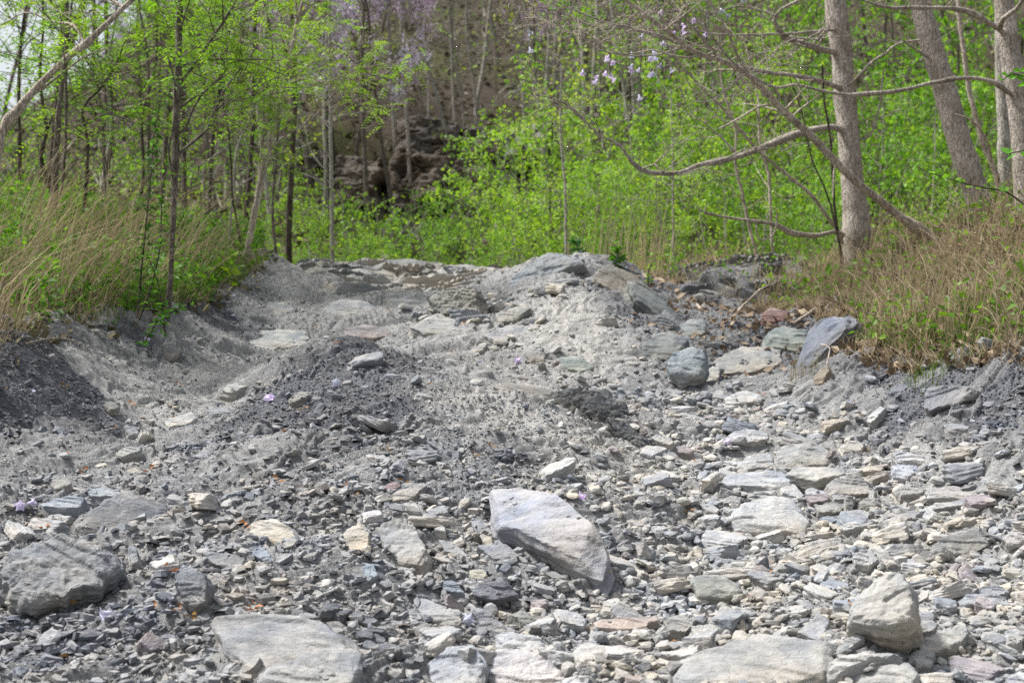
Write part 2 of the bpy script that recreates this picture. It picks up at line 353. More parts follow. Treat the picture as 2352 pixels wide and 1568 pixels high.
rows = np.concatenate([np.linspace(-30, 1.8, 20)[:-1], np.linspace(1.8, 3.0, 40)[:-1], np.exp(np.linspace(math.log(3.0), math.log(11.5), 960))[:-1], np.exp(np.linspace(math.log(11.5), math.log(60), 200))[:-1], np.exp(np.linspace(math.log(60), math.log(400), 20))])
tt = np.linspace(-.42, .42, 860); side = np.exp(np.linspace(math.log(.43), math.log(9), 46)); tt = np.concatenate([-side[::-1], tt, side])
YY, TT = np.meshgrid(rows, tt, indexing='ij'); XX = TT*(np.maximum(YY, 0)+np.where(YY < 3, 3-np.maximum(YY, 0), 0))
_z = H(XX.ravel(), YY.ravel()); gc = groundcolor(XX.ravel(), YY.ravel())
nr, nc = YY.shape; i = np.arange(nr-1)[:, None]*nc+np.arange(nc-1)[None]
F = np.stack([i, i+1, i+nc+1, i+nc], -1).reshape(-1, 4)
ground = mesh("ground", np.stack([XX.ravel(), YY.ravel(), _z], -1), [F], M_GROUND, None, gc, True)
tag(ground, kind="structure")
del XX, YY, TT, _z, gc, F

# ------------------------------------------------------------------ rocks
_ico = {}
def ico(n):
    if n not in _ico:
        bm = bmesh.new(); bmesh.ops.create_icosphere(bm, subdivisions=n, radius=1)
        _ico[n] = (np.array([v.co[:] for v in bm.verts]), np.array([[v.index for v in f.verts] for f in bm.faces])); bm.free()
    return _ico[n]
def cutrock(NP, D, sub, ext, p=26., rough=.05, seed=0, strata=.05, lay=9.):
    """body bounded by planes NP.x<=D in a local frame (z = across the beds); ext = half extents"""
    d, F = ico(sub); d = unit_rows(d*np.asarray(ext))
    q = np.maximum(d@NP.T/D, 0)
    r = 1/((q**p).sum(1))**(1/p)
    V = d*r[:, None]; e = np.asarray(ext); s = float(np.mean(e[:2]))
    o = seed*3.7
    n = fbm(V[:, 0]/s*1.6+o, V[:, 1]/s*1.6, V[:, 2]/s*3+o, seed=seed, o=4)
    V = V*(1+rough*n)[:, None]
    n = fbm(V[:, 0]/s*6+o, V[:, 1]/s*6, V[:, 2]/s*16+o, seed=seed+9, o=3)
    V = V*(1+rough*.45*n)[:, None]
    st = vn(V[:, 2]/e[2]*lay*.5+o, V[:, 0]/s*1.2+o, V[:, 1]/s*1.2, seed=seed+3)      # beds stand out or back on the edges
    sd_ = 1-np.abs(V[:, 2])/e[2]*.6
    V[:, :2] *= (1+strata*st*np.clip(sd_, 0, 1))[:, None]
    # outline breaks irregularly, and the flat top breaks into terraces
    an = np.arctan2(V[:, 1]/e[1], V[:, 0]/e[0]); V[:, :2] *= (1+rough*1.7*fbm(np.cos(an)*3+o, np.sin(an)*3, V[:, 2]/e[2]*.8, seed=seed+31, o=3))[:, None]
    tn = fbm(V[:, 0]/s*.55+V[:, 1]/s*.9+o, V[:, 1]/s*1.3+o, seed=seed+5, o=3, g=.38)*2.6; fr = tn-np.floor(tn)
    up = np.clip((V[:, 2]/e[2]-.2)/.4, 0, 1); V[:, 2] += up*(np.floor(tn)+sstep(.75, 1, fr))*min(e[2]*.11, .008 if e[0] < 1 else .3)
    return V, F
def unit_rows(a): return a/(np.linalg.norm(a, axis=1)[:, None]+1e-12)
def hull2(P):
    P = sorted(map(tuple, P)); 
    def half(pts):
        h = []
        for p in pts:
            while len(h) > 1 and (h[-1][0]-h[-2][0])*(p[1]-h[-2][1])-(h[-1][1]-h[-2][1])*(p[0]-h[-2][0]) <= 0: h.pop()
            h.append(p)
        return h[:-1]
    return np.array(half(P)+half(P[::-1]))
def obj_normal(n): return unit(n)
HULL = []; PLN = []
LAND = []                              # landmark rocks, for wording the labels of the loose stones
def slab(poly, label, tint, nrm=(0, -.45, 1), thick=.05, rise=.025, Y=None, sub=5, name="rock", cat="rock", group=None, p=130., rough=.075, strata=.09, seed=None, short=None, parent=None, mat=None, kind=None, cap=None):
    P = np.array(poly, float); c2 = P.mean(0); sd_ = seed if seed is not None else int(c2[0]*7+c2[1]) % 997
    r = np.random.default_rng(sd_)
    c = hit(*c2) if Y is None else at(c2[0], c2[1], Y)
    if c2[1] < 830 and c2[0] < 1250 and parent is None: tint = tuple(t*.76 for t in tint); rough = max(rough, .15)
    n = unit(nrm); c = c+np.array([0, 0, rise])
    e1 = unit(np.cross([0, 1, 0], n)) if abs(n[1]) < .95 else np.array([1., 0, 0]); e2 = np.cross(n, e1)
    O = np.array([0, 0, CZ])
    def project(c):
        Q = []
        for U, V in P:
            d = at(U, V, 1.)-O; k = ((c-O)@n)/(d@n)
            if k < .3*c[1] or k > 1.6*c[1]: k = c[1]
            Q.append(O+d*k)
        return np.array(Q)
    if Y is None:
        steep = -n[1]/max(n[2], .05) > .85; pc = 100 if steep else 62 if (c2[1] < 830 and c2[0] < 1250) else 84
        for _ in range(24):
            Q = project(c); Q = np.vstack([Q, (Q+Q.mean(0))/2, Q.mean(0)[None]])
            gap = H(Q[:, 0], Q[:, 1])-Q[:, 2]; sh = np.percentile(gap, pc)+rise*(1. if steep else .6)
            c = c+np.array([0, 0, sh]); gap = gap-sh
            if abs(sh) < .003: break
        thick = max(thick, min(-gap.min()*n[2]+.03, .75*float(np.ptp(Q[:, 0]))))
    Q = project(c); HULL.append(Q[:, :2]); PLN.append((c, n))
    L2 = np.stack([(Q-c)@e1, (Q-c)@e2], -1); hl = hull2(L2); m = hl.mean(0); hl = hl-m
    c = c+e1*m[0]+e2*m[1]-n*thick/2
    NP, D = [], []
    for a, b in zip(hl, np.roll(hl, -1, 0)):
        t = b-a
        if np.linalg.norm(t) < 1e-5: continue
        o = unit([t[1], -t[0]]); s = r.uniform(-.15, .25); nn = unit([o[0], o[1], s]); dd = nn[:2]@a+nn[2]*thick/2*.6
        NP.append(nn); D.append(max(dd, .004))
    for q in range(9 if max(np.ptp(hl[:, 0]), np.ptp(hl[:, 1])) > .15 else 5):      # broken corners
        a_ = r.uniform(0, 6.28); nn = unit([math.cos(a_), math.sin(a_), r.uniform(.0, 1.6)]); sp = (hl@nn[:2]).max()+thick/2*nn[2]
        NP.append(nn); D.append(sp*r.uniform(.78, .97))
    for q in range(3):
        a_ = r.uniform(0, 6.28); nn = unit([math.cos(a_)*.1, math.sin(a_)*.1, 1]); ex = np.abs(hl).max(0)
        NP.append(nn); D.append(thick/2*.97+.5*abs(nn[:2]@ex))
    NP += [np.array([r.normal()*.03, r.normal()*.03, 1.]), np.array([0, 0, -1.])]; D += [thick/2, thick/2]
    if cap:                            # a level top behind the front face
        wn = unit([r.normal()*.08, -.38, 1]); ln = np.array([wn@e1, wn@e2, wn@n]); ty = hl[:, 1].max()-cap*np.ptp(hl[:, 1])
        NP.append(ln); D.append(ln@np.array([0, ty, thick/2]))
    NP = np.array(NP); D = np.array(D); ext = (np.ptp(hl[:, 0])/2, np.ptp(hl[:, 1])/2, thick/2)
    V, F = cutrock(NP, D, sub, ext, p, rough, sd_, strata)
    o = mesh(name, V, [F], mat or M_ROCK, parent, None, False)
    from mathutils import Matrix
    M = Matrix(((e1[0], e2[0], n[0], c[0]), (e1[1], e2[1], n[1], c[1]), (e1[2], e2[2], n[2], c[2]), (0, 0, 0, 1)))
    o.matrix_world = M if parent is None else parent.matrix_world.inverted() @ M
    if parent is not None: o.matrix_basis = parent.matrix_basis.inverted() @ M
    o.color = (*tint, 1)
    if parent is None:
        tag(o, label, cat, group, kind)
        if short: LAND.append((c[0], c[1], short, max(ext[0], ext[1])))
    return o
exec_order = None
PALE = (.38, .375, .36); GREY = (.29, .295, .30); SLATE = (.165, .17, .185); DARK = (.10, .105, .115); TAN = (.40, .36, .30); PINK = (.36, .31, .30); BLUE = (.23, .255, .285); GREEN = (.22, .24, .215); RED = (.19, .12, .105)
R = slab
R(zp(z5,(710,690),(740,652),(850,655),(930,680),(1000,745),(1100,775),(1190,850),(1215,920),(1235,950),(1195,1030),(1060,990),(950,940),(860,895),(750,850),(712,790)), "large smooth slate slab tilted on the slope in the middle of the trail", (.29,.295,.315), (-.2,-.5,1), .08, .16, sub=6, short="the large tilted slate slab", rough=.035, name="slate_slab", cat="slab")
R(zp(z4,(15,940),(60,905),(200,898),(330,905),(460,920),(520,960),(525,1040),(440,1110),(380,1150),(200,1220),(120,1250),(30,1200),(8,1080)), "massive dark grey boulder half buried at the bottom left of the trail", (.235,.235,.23), (.2,-1.0,1.), .22, .04, sub=6, short="the massive half buried boulder", rough=.14, strata=.05, p=130, name="boulder", cat="boulder")
R(zp(z4,(330,840),(400,790),(530,705),(640,720),(740,780),(700,850),(560,895),(400,910),(330,890)), "low ribbed slate outcrop rising just behind the massive boulder", (.19,.19,.19), (.25,-.6,1), .07, .035, sub=6, short="the ribbed slate outcrop", rough=.08, name="rock_outcrop")
R(zp(z4,(920,1280),(1000,1240),(1200,1250),(1380,1280),(1540,1330),(1600,1400),(1590,1500),(1500,1590),(1200,1600),(1080,1470),(1000,1400),(940,1340)), "broad cracked bedrock slab at the near edge of the trail, layers stepping down", (.26,.255,.245), (.06,-.45,1), .07, .045, sub=6, short="the broad cracked bedrock slab", rough=.05, name="bedrock_slab", cat="bedrock")
R(zp(z4,(1020,1400),(1100,1345),(1200,1330),(1262,1350),(1240,1400),(1140,1460),(1060,1440)), "smooth slate plate peeling off the middle of the broad cracked bedrock slab", (.27,.27,.275), (.05,-.5,1), .03, .04)
R(zp(z4,(1120,1500),(1290,1440),(1480,1385),(1585,1420),(1590,1540),(1400,1600),(1180,1600)), "upper right layer of the broad cracked bedrock slab, standing proud of the rest", (.285,.28,.265), (.05,-.5,1), .06, .1, sub=6, name="bedrock_slab", cat="bedrock")
rk = np.random.default_rng(19)
for q, (a_, b_) in enumerate([(1600,1345),(1640,1330),(1655,1372),(1690,1350),(1625,1395),(1700,1400),(1560,1265),(1500,1250),(1620,1290),(1450,1235)]):
    uu, vv = z4(a_, b_); hw, hh = rk.uniform(18, 30), rk.uniform(7, 11)
    R([(uu+hw*math.cos(t)*rk.uniform(.8, 1.1), vv+hh*math.sin(t)*rk.uniform(.7, 1.2)) for t in np.linspace(0, 6.28, 8)[:-1]], "thin black slate plate stacked over the dark hollow right of the bedrock slab", (.12,.125,.135), (rk.normal()*.25, -.35+rk.normal()*.15, 1), .018, .03+.02*rk.random(), sub=4, name="slate_plate", cat="slate plate", group="black slate plates beside the bedrock slab")
R(zp(z4,(775,1080),(830,1045),(890,1080),(910,1130),(895,1210),(850,1240),(790,1190),(765,1130)), "dark oval slate stone standing on edge in fine flakes", (.19,.195,.2), (-.1,-1.1,.8), .08, .04, short="the dark oval slate stone")
R(zp(z5,(225,862),(330,845),(390,860),(420,960),(470,1015),(400,1062),(330,1060),(260,970)), "grey arched rock with a broken right edge, left of the tilted slab", (.29,.285,.27), (-.1,-.7,1), .07, .04, rough=.09, short="the grey arched rock")
R(zp(z5,(75,885),(150,850),(195,900),(180,990),(100,980)), "tan weathered rock wedge with a crack along its side", TAN, (-.2,-.6,1), .06, .03)
R(zp(z5,(1075,1410),(1130,1370),(1280,1382),(1282,1430),(1240,1480),(1110,1470)), "square cream block at the front edge, flat top and dark front", (.40,.38,.34), (0,-.35,1), .09, .05, short="the square cream block", p=18)
R(zp(z5,(1160,1290),(1230,1280),(1330,1290),(1450,1255),(1465,1275),(1380,1320),(1310,1335),(1180,1330)), "long pinkish tan stone shaped like a wedge of bread", (.40,.33,.28), (0,-.5,1), .04, .04, short="the long pinkish tan stone")
R(zp(z5,(700,1425),(830,1400),(960,1450),(1040,1500),(1060,1600),(700,1610)), "big lumpy whitish rock with a purple patch at the front edge", (.42,.395,.375), (0,-.55,1), .12, .06, rough=.12, p=22, sub=6, short="the big lumpy whitish rock", name="boulder")
R(zp(z5,(440,1440),(520,1400),(620,1380),(700,1430),(690,1600),(480,1600)), "big bluish grey rock touching the lumpy whitish one", (.31,.32,.33), (-.1,-.55,1), .1, .05, rough=.1, p=40, sub=6)
R(zp(z5,(740,1345),(820,1335),(930,1350),(1000,1420),(960,1450),(850,1400),(760,1395)), "flat pale slab lying behind the lumpy whitish rock", PALE, (0,-.5,1), .05, .05)
R(zp(z5,(1210,1205),(1290,1185),(1315,1240),(1270,1268),(1215,1262)), "small bright block with a square face above the pinkish stone", (.46,.44,.40), (0,-.6,1), .05, .03)
R(zp(z5,(1490,1295),(1590,1252),(1650,1275),(1580,1330),(1500,1340)), "tapered grey block beside the wide low bedrock", (.30,.29,.27), (.1,-.4,1), .07, .04)
R(zp(z5,(280,742),(340,710),(430,685),(442,700),(385,750),(290,758)), "lone capstone with a dark undercut, perched above the arched rock", (.33,.31,.28), (0,-.5,1), .045, .04, short="the lone capstone")
R(zp(z5,(262,700),(310,678),(335,700),(300,725),(268,722)), "small reddish purple stone leaning on the capstone", (.25,.19,.19), (0,-.6,1), .04, .025)
R(zp(z5,(160,812),(245,805),(252,828),(165,838)), "thin white flat stone resting on a larger slab", (.52,.50,.50), (0,-.35,1), .02, .04, sub=4)
R(zp(z5,(452,802),(530,785),(540,820),(460,828)), "small flat topped grey block, dark front face", GREY, (0,-.35,1), .04, .04, sub=4)
R(zp(z5,(390,835),(450,850),(470,890),(425,900),(395,865)), "blue grey pointed shard beside the flat topped block", BLUE, (0,-.5,1), .04, .03, sub=4)
R(zp(z5,(470,860),(530,880),(530,905),(480,895)), "pale rounded stone right of the pointed shard", PALE, (0,-.5,1), .04, .03, sub=4)
R(zp(z5,(640,835),(700,860),(760,910),(640,912)), "grey triangular rock point emerging from fine gravel", GREY, (-.1,-.7,1), .05, .02)
R(zp(z5,(660,955),(780,940),(850,1000),(842,1035),(740,1030)), "half sunk slate plate just below the tilted slab", (.22,.22,.225), (-.1,-.7,1), .04, .025)
R(zp(z5,(500,930),(580,960),(640,1010),(620,1030),(520,985)), "sunk grey plate edge in gravel left of the slate plate", (.30,.3,.29), (-.1,-.6,1), .03, .02)
R(zp(z5,(645,1130),(800,1115),(842,1175),(740,1212),(650,1185)), "dark slate block with a vertical grooved front", (.185,.185,.2), (0,-1.2,.8), .07, .03, short="the dark grooved slate block")
R(zp(z5,(390,1190),(450,1185),(600,1290),(560,1322),(420,1270)), "long grey slab lying diagonally in the gravel", (.29,.29,.285), (-.1,-.6,1), .04, .03, short="the long diagonal slab")
R(zp(z5,(505,1120),(560,1115),(615,1165),(560,1165),(515,1150)), "blue grey ridge shaped stone above the diagonal slab", BLUE, (0,-.6,1), .04, .03)
R(zp(z5,(1040,1035),(1080,1028),(1150,1062),(1165,1100),(1080,1112)), "grey shard tucked under the lower end of the tilted slab", (.31,.3,.29), (-.1,-.7,1), .05, .03)
R(zp(z5,(640,1235),(700,1240),(790,1310),(770,1345),(680,1315)), "slate slab leaning in the hollow behind the lumpy rocks", (.22,.22,.225), (-.2,-.7,1), .05, .03)
R(zp(z5,(800,1262),(870,1228),(930,1290),(862,1302)), "grey green stone with ragged layers over a dark gap", (.25,.25,.225), (0,-.5,1), .06, .04)
R(zp(z5,(900,1200),(960,1190),(985,1215),(930,1245)), "purplish grey stone with a domed top", PINK, (0,-.5,1), .05, .03)
R(zp(z5,(630,1065),(690,1058),(715,1090),(680,1110),(640,1100)), "rounded beige cobble under the slate plate", (.40,.38,.31), (0,-.5,1), .05, .025, p=22, sub=4)
R(zp(z5,(165,1050),(205,1040),(235,1088),(182,1110)), "smooth blue stone the size of a fist", (.27,.31,.34), (0,-.6,1), .05, .03, p=22, sub=4)
R(zp(z5,(300,1065),(370,1060),(395,1095),(340,1110)), "small pale slab right of the blue stone", PALE, (0,-.5,1), .03, .025, sub=4)
R(zp(z4,(870,975),(1000,985),(1080,1020),(1060,1075),(930,1040)), "grey folded rock face near the oval slate stone", (.24,.24,.235), (-.1,-.8,1), .06, .025)
R(zp(z4,(1090,850),(1190,840),(1290,900),(1320,940),(1210,950),(1100,910)), "sandy coloured slab worn smooth in the trail", (.42,.385,.32), (0,-.6,1), .04, .025, short="the sandy worn slab")
R(zp(z4,(1090,960),(1150,965),(1210,1030),(1180,1040),(1100,1000)), "blue grey leaning flake below the sandy slab", BLUE, (-.3,-.6,1), .03, .03)
R(zp(z4,(560,965),(600,965),(610,1030),(575,1050)), "pointed grey stone standing beside the massive boulder", GREY, (.1,-.9,1), .05, .03, sub=4)
R(zp(z4,(485,1030),(535,1010),(540,1050),(500,1060)), "small squarish stone leaning on the boulder flank", (.2,.2,.21), (.1,-.9,1), .04, .04, sub=4)
R(zp(z4,(150,770),(290,750),(380,755),(360,790),(200,800)), "flat blue grey slab lying above the massive boulder", (.27,.29,.31), (0,-.45,1), .04, .03)
R(zp(z4,(375,720),(440,705),(520,715),(510,755),(400,748)), "blue grey flat stone touching the ribbed outcrop", (.26,.28,.29), (0,-.45,1), .04, .03)
R(zp(z4,(205,830),(270,815),(320,835),(290,860),(215,858)), "pale stone lying right behind the massive boulder", PALE, (0,-.45,1), .04, .025, sub=4)
R(zp(z4,(215,690),(240,655),(310,665),(310,690),(245,715)), "round pocked stone among twigs on the left verge", (.30,.29,.265), (0,-.5,1), .06, .03, p=22, sub=4)
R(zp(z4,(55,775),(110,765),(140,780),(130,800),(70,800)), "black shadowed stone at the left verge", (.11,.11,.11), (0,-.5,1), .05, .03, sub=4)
R(zp(z4,(715,420),(800,385),(850,365),(865,395),(830,430),(735,440)), "pale wedge shaped stone lying on the dark gravel below the left bank", (.38,.375,.35), (0,-.5,1), .05, .035, short="the pale wedge stone")
R(zp(z4,(955,275),(1040,240),(1090,235),(1095,262),(1010,290)), "long flat stone with a dark underside on the left of the mound", (.31,.31,.29), (0,-.4,1), .05, .035)
R(zp(z4,(1255,322),(1300,295),(1350,283),(1365,300),(1300,325)), "thin wedge stone propped on the dark shale mound", (.26,.255,.23), (0,-.4,1), .035, .035)
R(zp(z4,(490,565),(540,535),(620,528),(625,545),(540,575)), "low flat stone lying in twigs left of the shale mound", (.33,.325,.30), (0,-.5,1), .035, .02)
R(zp(z4,(820,570),(900,552),(940,560),(900,580)), "thin grey plate with a dark rim beside the shale mound", GREY, (0,-.4,1), .025, .025, sub=4)
R(zp(z4,(450,350),(480,325),(525,335),(520,365),(475,378)), "round mud coloured stone stuck in the left bank", (.30,.29,.26), (.3,-.8,.8), .06, .02, p=22, sub=4)
R(zp(z4,(905,365),(1000,355),(1010,380),(920,388)), "flat grey stone just right of the wedge stone", GREY, (0,-.4,1), .03, .02, sub=4)
R(zp(z4,(540,440),(600,442),(615,470),(560,475)), "flat speckled plate lying below the left bank", (.30,.31,.31), (.1,-.5,1), .025, .02, sub=4)
# right half
R(zp(z6,(350,835),(400,765),(500,740),(620,715),(685,770),(705,830),(680,890),(560,895),(370,880)), "big pale dome shaped boulder in the stony gully", (.42,.41,.385), (0,-.75,1), .14, .07, p=22, rough=.05, sub=6, short="the pale dome shaped boulder", name="boulder", cat="boulder")
R(zp(z6,(590,625),(640,590),(860,605),(872,640),(760,670),(715,680),(600,655)), "long flat slab bridging a black gap above the dome boulder", (.35,.34,.31), (0,-.4,1), .06, .085, short="the slab bridging a black gap", sub=5, name="slab", cat="slab")
R(zp(z6,(760,700),(790,660),(870,645),(950,670),(972,715),(900,730),(790,725)), "blocky brown grey rock resting against the bridging slab", (.29,.275,.25), (0,-.5,1), .09, .07, short="the blocky brown grey rock")
R(zp(z6,(550,525),(700,490),(800,540),(800,600),(660,600),(560,622)), "sloping sandy grey rock behind the bridging slab", (.33,.32,.295), (0,-.7,1), .1, .05, p=40, short="the sloping sandy grey rock")
R(zp(z6,(370,605),(430,560),(540,550),(552,610),(400,632)), "pale rock with a rounded back behind the spotted slab", PALE, (0,-.7,1), .08, .04, p=22)
R(zp(z6,(300,655),(450,620),(600,640),(622,690),(560,715),(300,690)), "spotted blue and cream slab above the dome boulder", (.37,.375,.375), (0,-.5,1), .05, .045, short="the spotted slab")
R(zp(z6,(855,1275),(890,1180),(980,1090),(1060,1065),(1140,1065),(1150,1150),(1180,1270),(1130,1290),(1060,1315),(960,1305)), "big triangular boulder with a flat tilted face at the near right", (.36,.345,.31), (-.35,-.95,1), .14, .09, sub=6, short="the big triangular boulder", name="boulder", cat="boulder", p=30)
R(zp(z6,(180,1095),(250,1060),(330,1070),(432,1150),(400,1175),(330,1190),(220,1185)), "olive grey pyramid rock standing alone in small gravel", (.27,.27,.24), (.1,-.6,1), .1, .05, short="the olive grey pyramid rock", p=20)
R(zp(z6,(910,1290),(960,1270),(1040,1300),(1050,1345),(980,1352),(920,1325)), "dark rounded rock in front of the triangular boulder", (.25,.245,.225), (0,-.6,1), .08, .06, p=22)
R(zp(z6,(1210,985),(1330,885),(1480,852),(1500,930),(1400,1000),(1260,1005)), "dark striped layered rock sloping up to the right", (.22,.215,.195), (-.2,-.75,1), .1, .05, strata=.12, rough=.1, short="the dark striped layered rock", sub=6)
R(zp(z6,(75,155),(110,100),(180,80),(250,100),(262,160),(230,215),(130,228),(80,200)), "blue grey boulder with an orange stain in the mouth of the gully", (.24,.26,.265), (0,-1.0,.8), .14, .08, p=40, short="the boulder with the orange stain", name="boulder", cat="boulder")
R([(1806,868),(1812,835),(1840,780),(1870,735),(1900,712),(1950,706),(1957,725),(1930,770),(1880,815),(1835,860)], "long dark blue slab leaning against the right bank", (.155,.165,.19), (-.7,-.6,.75), .1, .07, sub=6, short="the leaning dark blue slab", name="slab", cat="slab", rough=.05)
R([(1475,790),(1500,765),(1560,757),(1585,775),(1570,800),(1540,822),(1480,820)], "dark angular rock left of the orange stained boulder", (.17,.175,.165), (0,-.8,1), .1, .06)
R([(1760,760),(1800,745),(1860,752),(1880,775),(1830,800),(1760,795)], "mottled green grey rock above the orange stained boulder", GREEN, (0,-.6,1), .1, .06)
R([(1640,820),(1700,790),(1790,790),(1800,830),(1740,850),(1650,845)], "flat layered rock wedged between boulders in the gully mouth", (.24,.235,.215), (0,-.45,1), .07, .05)
R([(1620,850),(1640,835),(1655,845),(1650,870),(1622,875)], "egg shaped beige stone beside the orange stained boulder", (.38,.37,.33), (0,-.8,1), .07, .04, p=22, sub=4)
R([(1570,885),(1590,865),(1615,875),(1612,890),(1575,892)], "small maroon stone below the orange stained boulder", (.27,.19,.19), (0,-.6,1), .05, .03, p=22, sub=4)
R([(1690,880),(1720,858),(1755,866),(1750,880),(1700,890)], "flat mauve stone among brown leaves", PINK, (0,-.6,1), .04, .03, sub=4)
R([(1870,860),(1900,832),(1905,850),(1885,880),(1865,880)], "rust coloured slab edge beside the leaning blue slab", (.26,.22,.17), (-.5,-.6,.8), .05, .03, sub=4)
R(zp(z6,(220,680),(298,632),(312,640),(262,684)), "thin white triangular flake on the spotted slab", (.60,.56,.50), (0,-.5,1), .012, .09, sub=4)
R(zp(z6,(20,1480),(170,1440),(450,1350),(600,1325),(800,1375),(830,1420),(760,1500),(700,1600),(20,1600)), "wide low bedrock sheet spanning the bottom right foreground", (.32,.31,.285), (0,-.5,1), .07, .035, sub=6, rough=.06, short="the wide low bedrock sheet", name="bedrock_sheet", cat="bedrock")
R(zp(z6,(780,1470),(850,1430),(1080,1400),(1112,1412),(1000,1455),(850,1505),(790,1500)), "long flat slab overhanging a dark crack at the bottom right", (.38,.37,.34), (0,-.4,1), .05, .06, short="the long overhanging slab")
R(zp(z6,(880,1520),(1000,1480),(1150,1470),(1200,1500),(1150,1600),(880,1600)), "wide pale slab under the overhanging one", (.36,.35,.32), (0,-.45,1), .06, .04)
R(zp(z6,(1180,1370),(1380,1290),(1402,1340),(1350,1400),(1200,1415)), "slanting cream rock with a long dark front", (.38,.365,.33), (.1,-.5,1), .08, .06, short="the slanting cream rock")
R(zp(z6,(1060,1330),(1180,1290),(1270,1285),(1250,1330),(1130,1365),(1065,1360)), "layered grey slab right of the triangular boulder foot", (.31,.30,.28), (0,-.45,1), .06, .05)
R(zp(z6,(1150,1420),(1210,1400),(1260,1430),(1240,1490),(1170,1490)), "upright pale lump beside the overhanging slab tip", (.40,.39,.36), (0,-.8,1), .08, .05, p=22)
R(zp(z6,(830,1382),(930,1342),(950,1370),(870,1402)), "flat grey stone leaning towards the dark rounded rock", PALE, (0,-.45,1), .04, .04)
R(zp(z6,(50,1295),(130,1252),(182,1262),(160,1325),(90,1332)), "rough angular stone left of its pale twin", (.31,.29,.255), (-.1,-.5,1), .07, .04)
R(zp(z6,(180,1308),(310,1292),(327,1325),(240,1365),(190,1355)), "pale angular twin stone with a faceted front", (.40,.385,.35), (0,-.5,1), .07, .05)
R(zp(z6,(1060,545),(1150,545),(1222,570),(1200,598),(1110,588)), "white patched stone below the right bank", (.40,.39,.38), (0,-.5,1), .06, .04, short="the white patched stone")
R(zp(z6,(835,512),(880,495),(945,510),(930,540),(850,543)), "creamy boat shaped stone with a dark stripe", (.40,.38,.34), (0,-.5,1), .05, .04, p=22)
R(zp(z6,(1080,700),(1180,668),(1207,730),(1190,742),(1100,742)), "mottled cube of grey rock right of the blocky one", (.31,.30,.275), (0,-.6,1), .08, .05)
R(zp(z6,(1060,610),(1110,600),(1175,605),(1180,640),(1130,665),(1065,655)), "blue white speckled plate stone on the cobbles", (.42,.43,.45), (0,-.6,1), .05, .04)
R(zp(z6,(880,620),(990,600),(1030,612),(1010,640),(900,645)), "long sandy flat stone right of the bridging slab", TAN, (0,-.45,1), .04, .05)
R(zp(z6,(940,650),(1050,630),(1062,645),(980,670)), "narrow brown bar of stone lying across cobbles", (.33,.30,.26), (0,-.45,1), .04, .05)
R(zp(z6,(1195,295),(1212,268),(1320,262),(1432,262),(1430,305),(1350,335),(1220,365),(1192,350)), "grey block outcrop sticking out of the right bank", (.24,.24,.24), (-.5,-1.0,.7), .1, .03, short="the block in the right bank")
R(zp(z6,(1320,345),(1355,338),(1375,365),(1350,390),(1322,375)), "round knob of rock under the bank outcrop", (.23,.23,.23), (-.3,-1.0,.7), .06, .03, p=22, sub=4)
R(zp(z6,(1440,465),(1470,445),(1495,455),(1480,475),(1450,478)), "single stone lying on the bare right bank slope", GREY, (-.2,-.6,1), .035, .03, sub=4)
R(zp(z6,(890,995),(970,970),(1012,1010),(960,1045),(900,1038)), "pale faceted block uphill of the triangular boulder", PALE, (0,-.6,1), .08, .05)
R(zp(z6,(1210,720),(1300,690),(1470,720),(1400,760),(1220,750)), "low pale ledge partly buried in dust on the right", (.37,.35,.325), (0,-.55,1), .05, .03, short="the low buried ledge")
R(zp(z6,(1380,745),(1450,735),(1530,745),(1500,780),(1400,790)), "purple tinted slab below the buried ledge", (.31,.27,.275), (0,-.55,1), .05, .03)
R(zp(z6,(1170,800),(1350,755),(1410,750),(1400,780),(1200,810)), "long thin pale ledge stone above the striped rock", PALE, (0,-.5,1), .05, .04)
R(zp(z6,(1440,1145),(1520,1130),(1580,1160),(1560,1180),(1480,1180)), "flat dark backed plate near the right edge", GREY, (0,-.45,1), .045, .04)
R(zp(z6,(1350,1180),(1450,1170),(1560,1185),(1600,1250),(1500,1230),(1380,1215)), "stacked grey ledge pieces close to the right edge", GREY, (0,-.6,1), .06, .03)
R(zp(z6,(1555,1330),(1600,1310),(1639,1340),(1630,1390),(1570,1380)), "blocky stone at the far right foreground", PALE, (0,-.5,1), .06, .05)
R(zp(z6,(1545,930),(1590,890),(1650,890),(1650,950),(1580,965)), "smooth round backed pale rock at the right edge", (.38,.36,.34), (0,-.8,1), .09, .04, p=22)
R(zp(z6,(540,1240),(640,1210),(722,1230),(660,1265)), "smooth pale stone with a rounded right end", (.41,.395,.37), (0,-.5,1), .045, .04, p=22)
R(zp(z6,(980,865),(1060,830),(1175,790),(1170,830),(1060,890)), "layered grey slab leaning beside the small cobbles", (.31,.30,.28), (-.1,-.5,1), .06, .045)
R(zp(z6,(840,870),(960,840),(1000,850),(960,875),(860,890)), "flat pale slab just right of the dome boulder", PALE, (0,-.45,1), .04, .04)
R(zp(z6,(680,738),(780,730),(788,765),(700,778)), "mauve block with pale veins above the dome boulder", (.32,.28,.28), (0,-.6,1), .05, .05)
R(zp(z6,(725,790),(770,765),(860,765),(862,800),(740,820)), "knobbly grey stone stacked beside the upright bar", (.29,.285,.26), (0,-.5,1), .05, .05)
R(zp(z6,(862,740),(895,745),(890,820),(858,822)), "short upright bar of stone wedged between cobbles", (.28,.27,.25), (0,-1.1,.6), .05, .04)
R(zp(z6,(800,735),(900,742),(902,758),(810,755)), "thin lintel stone lying over the upright bar", (.36,.35,.33), (0,-.5,1), .035, .06)
R(zp(z6,(905,765),(990,750),(1000,785),(930,800)), "round shouldered cobble right of the upright bar", (.31,.30,.27), (0,-.5,1), .06, .04, p=22)
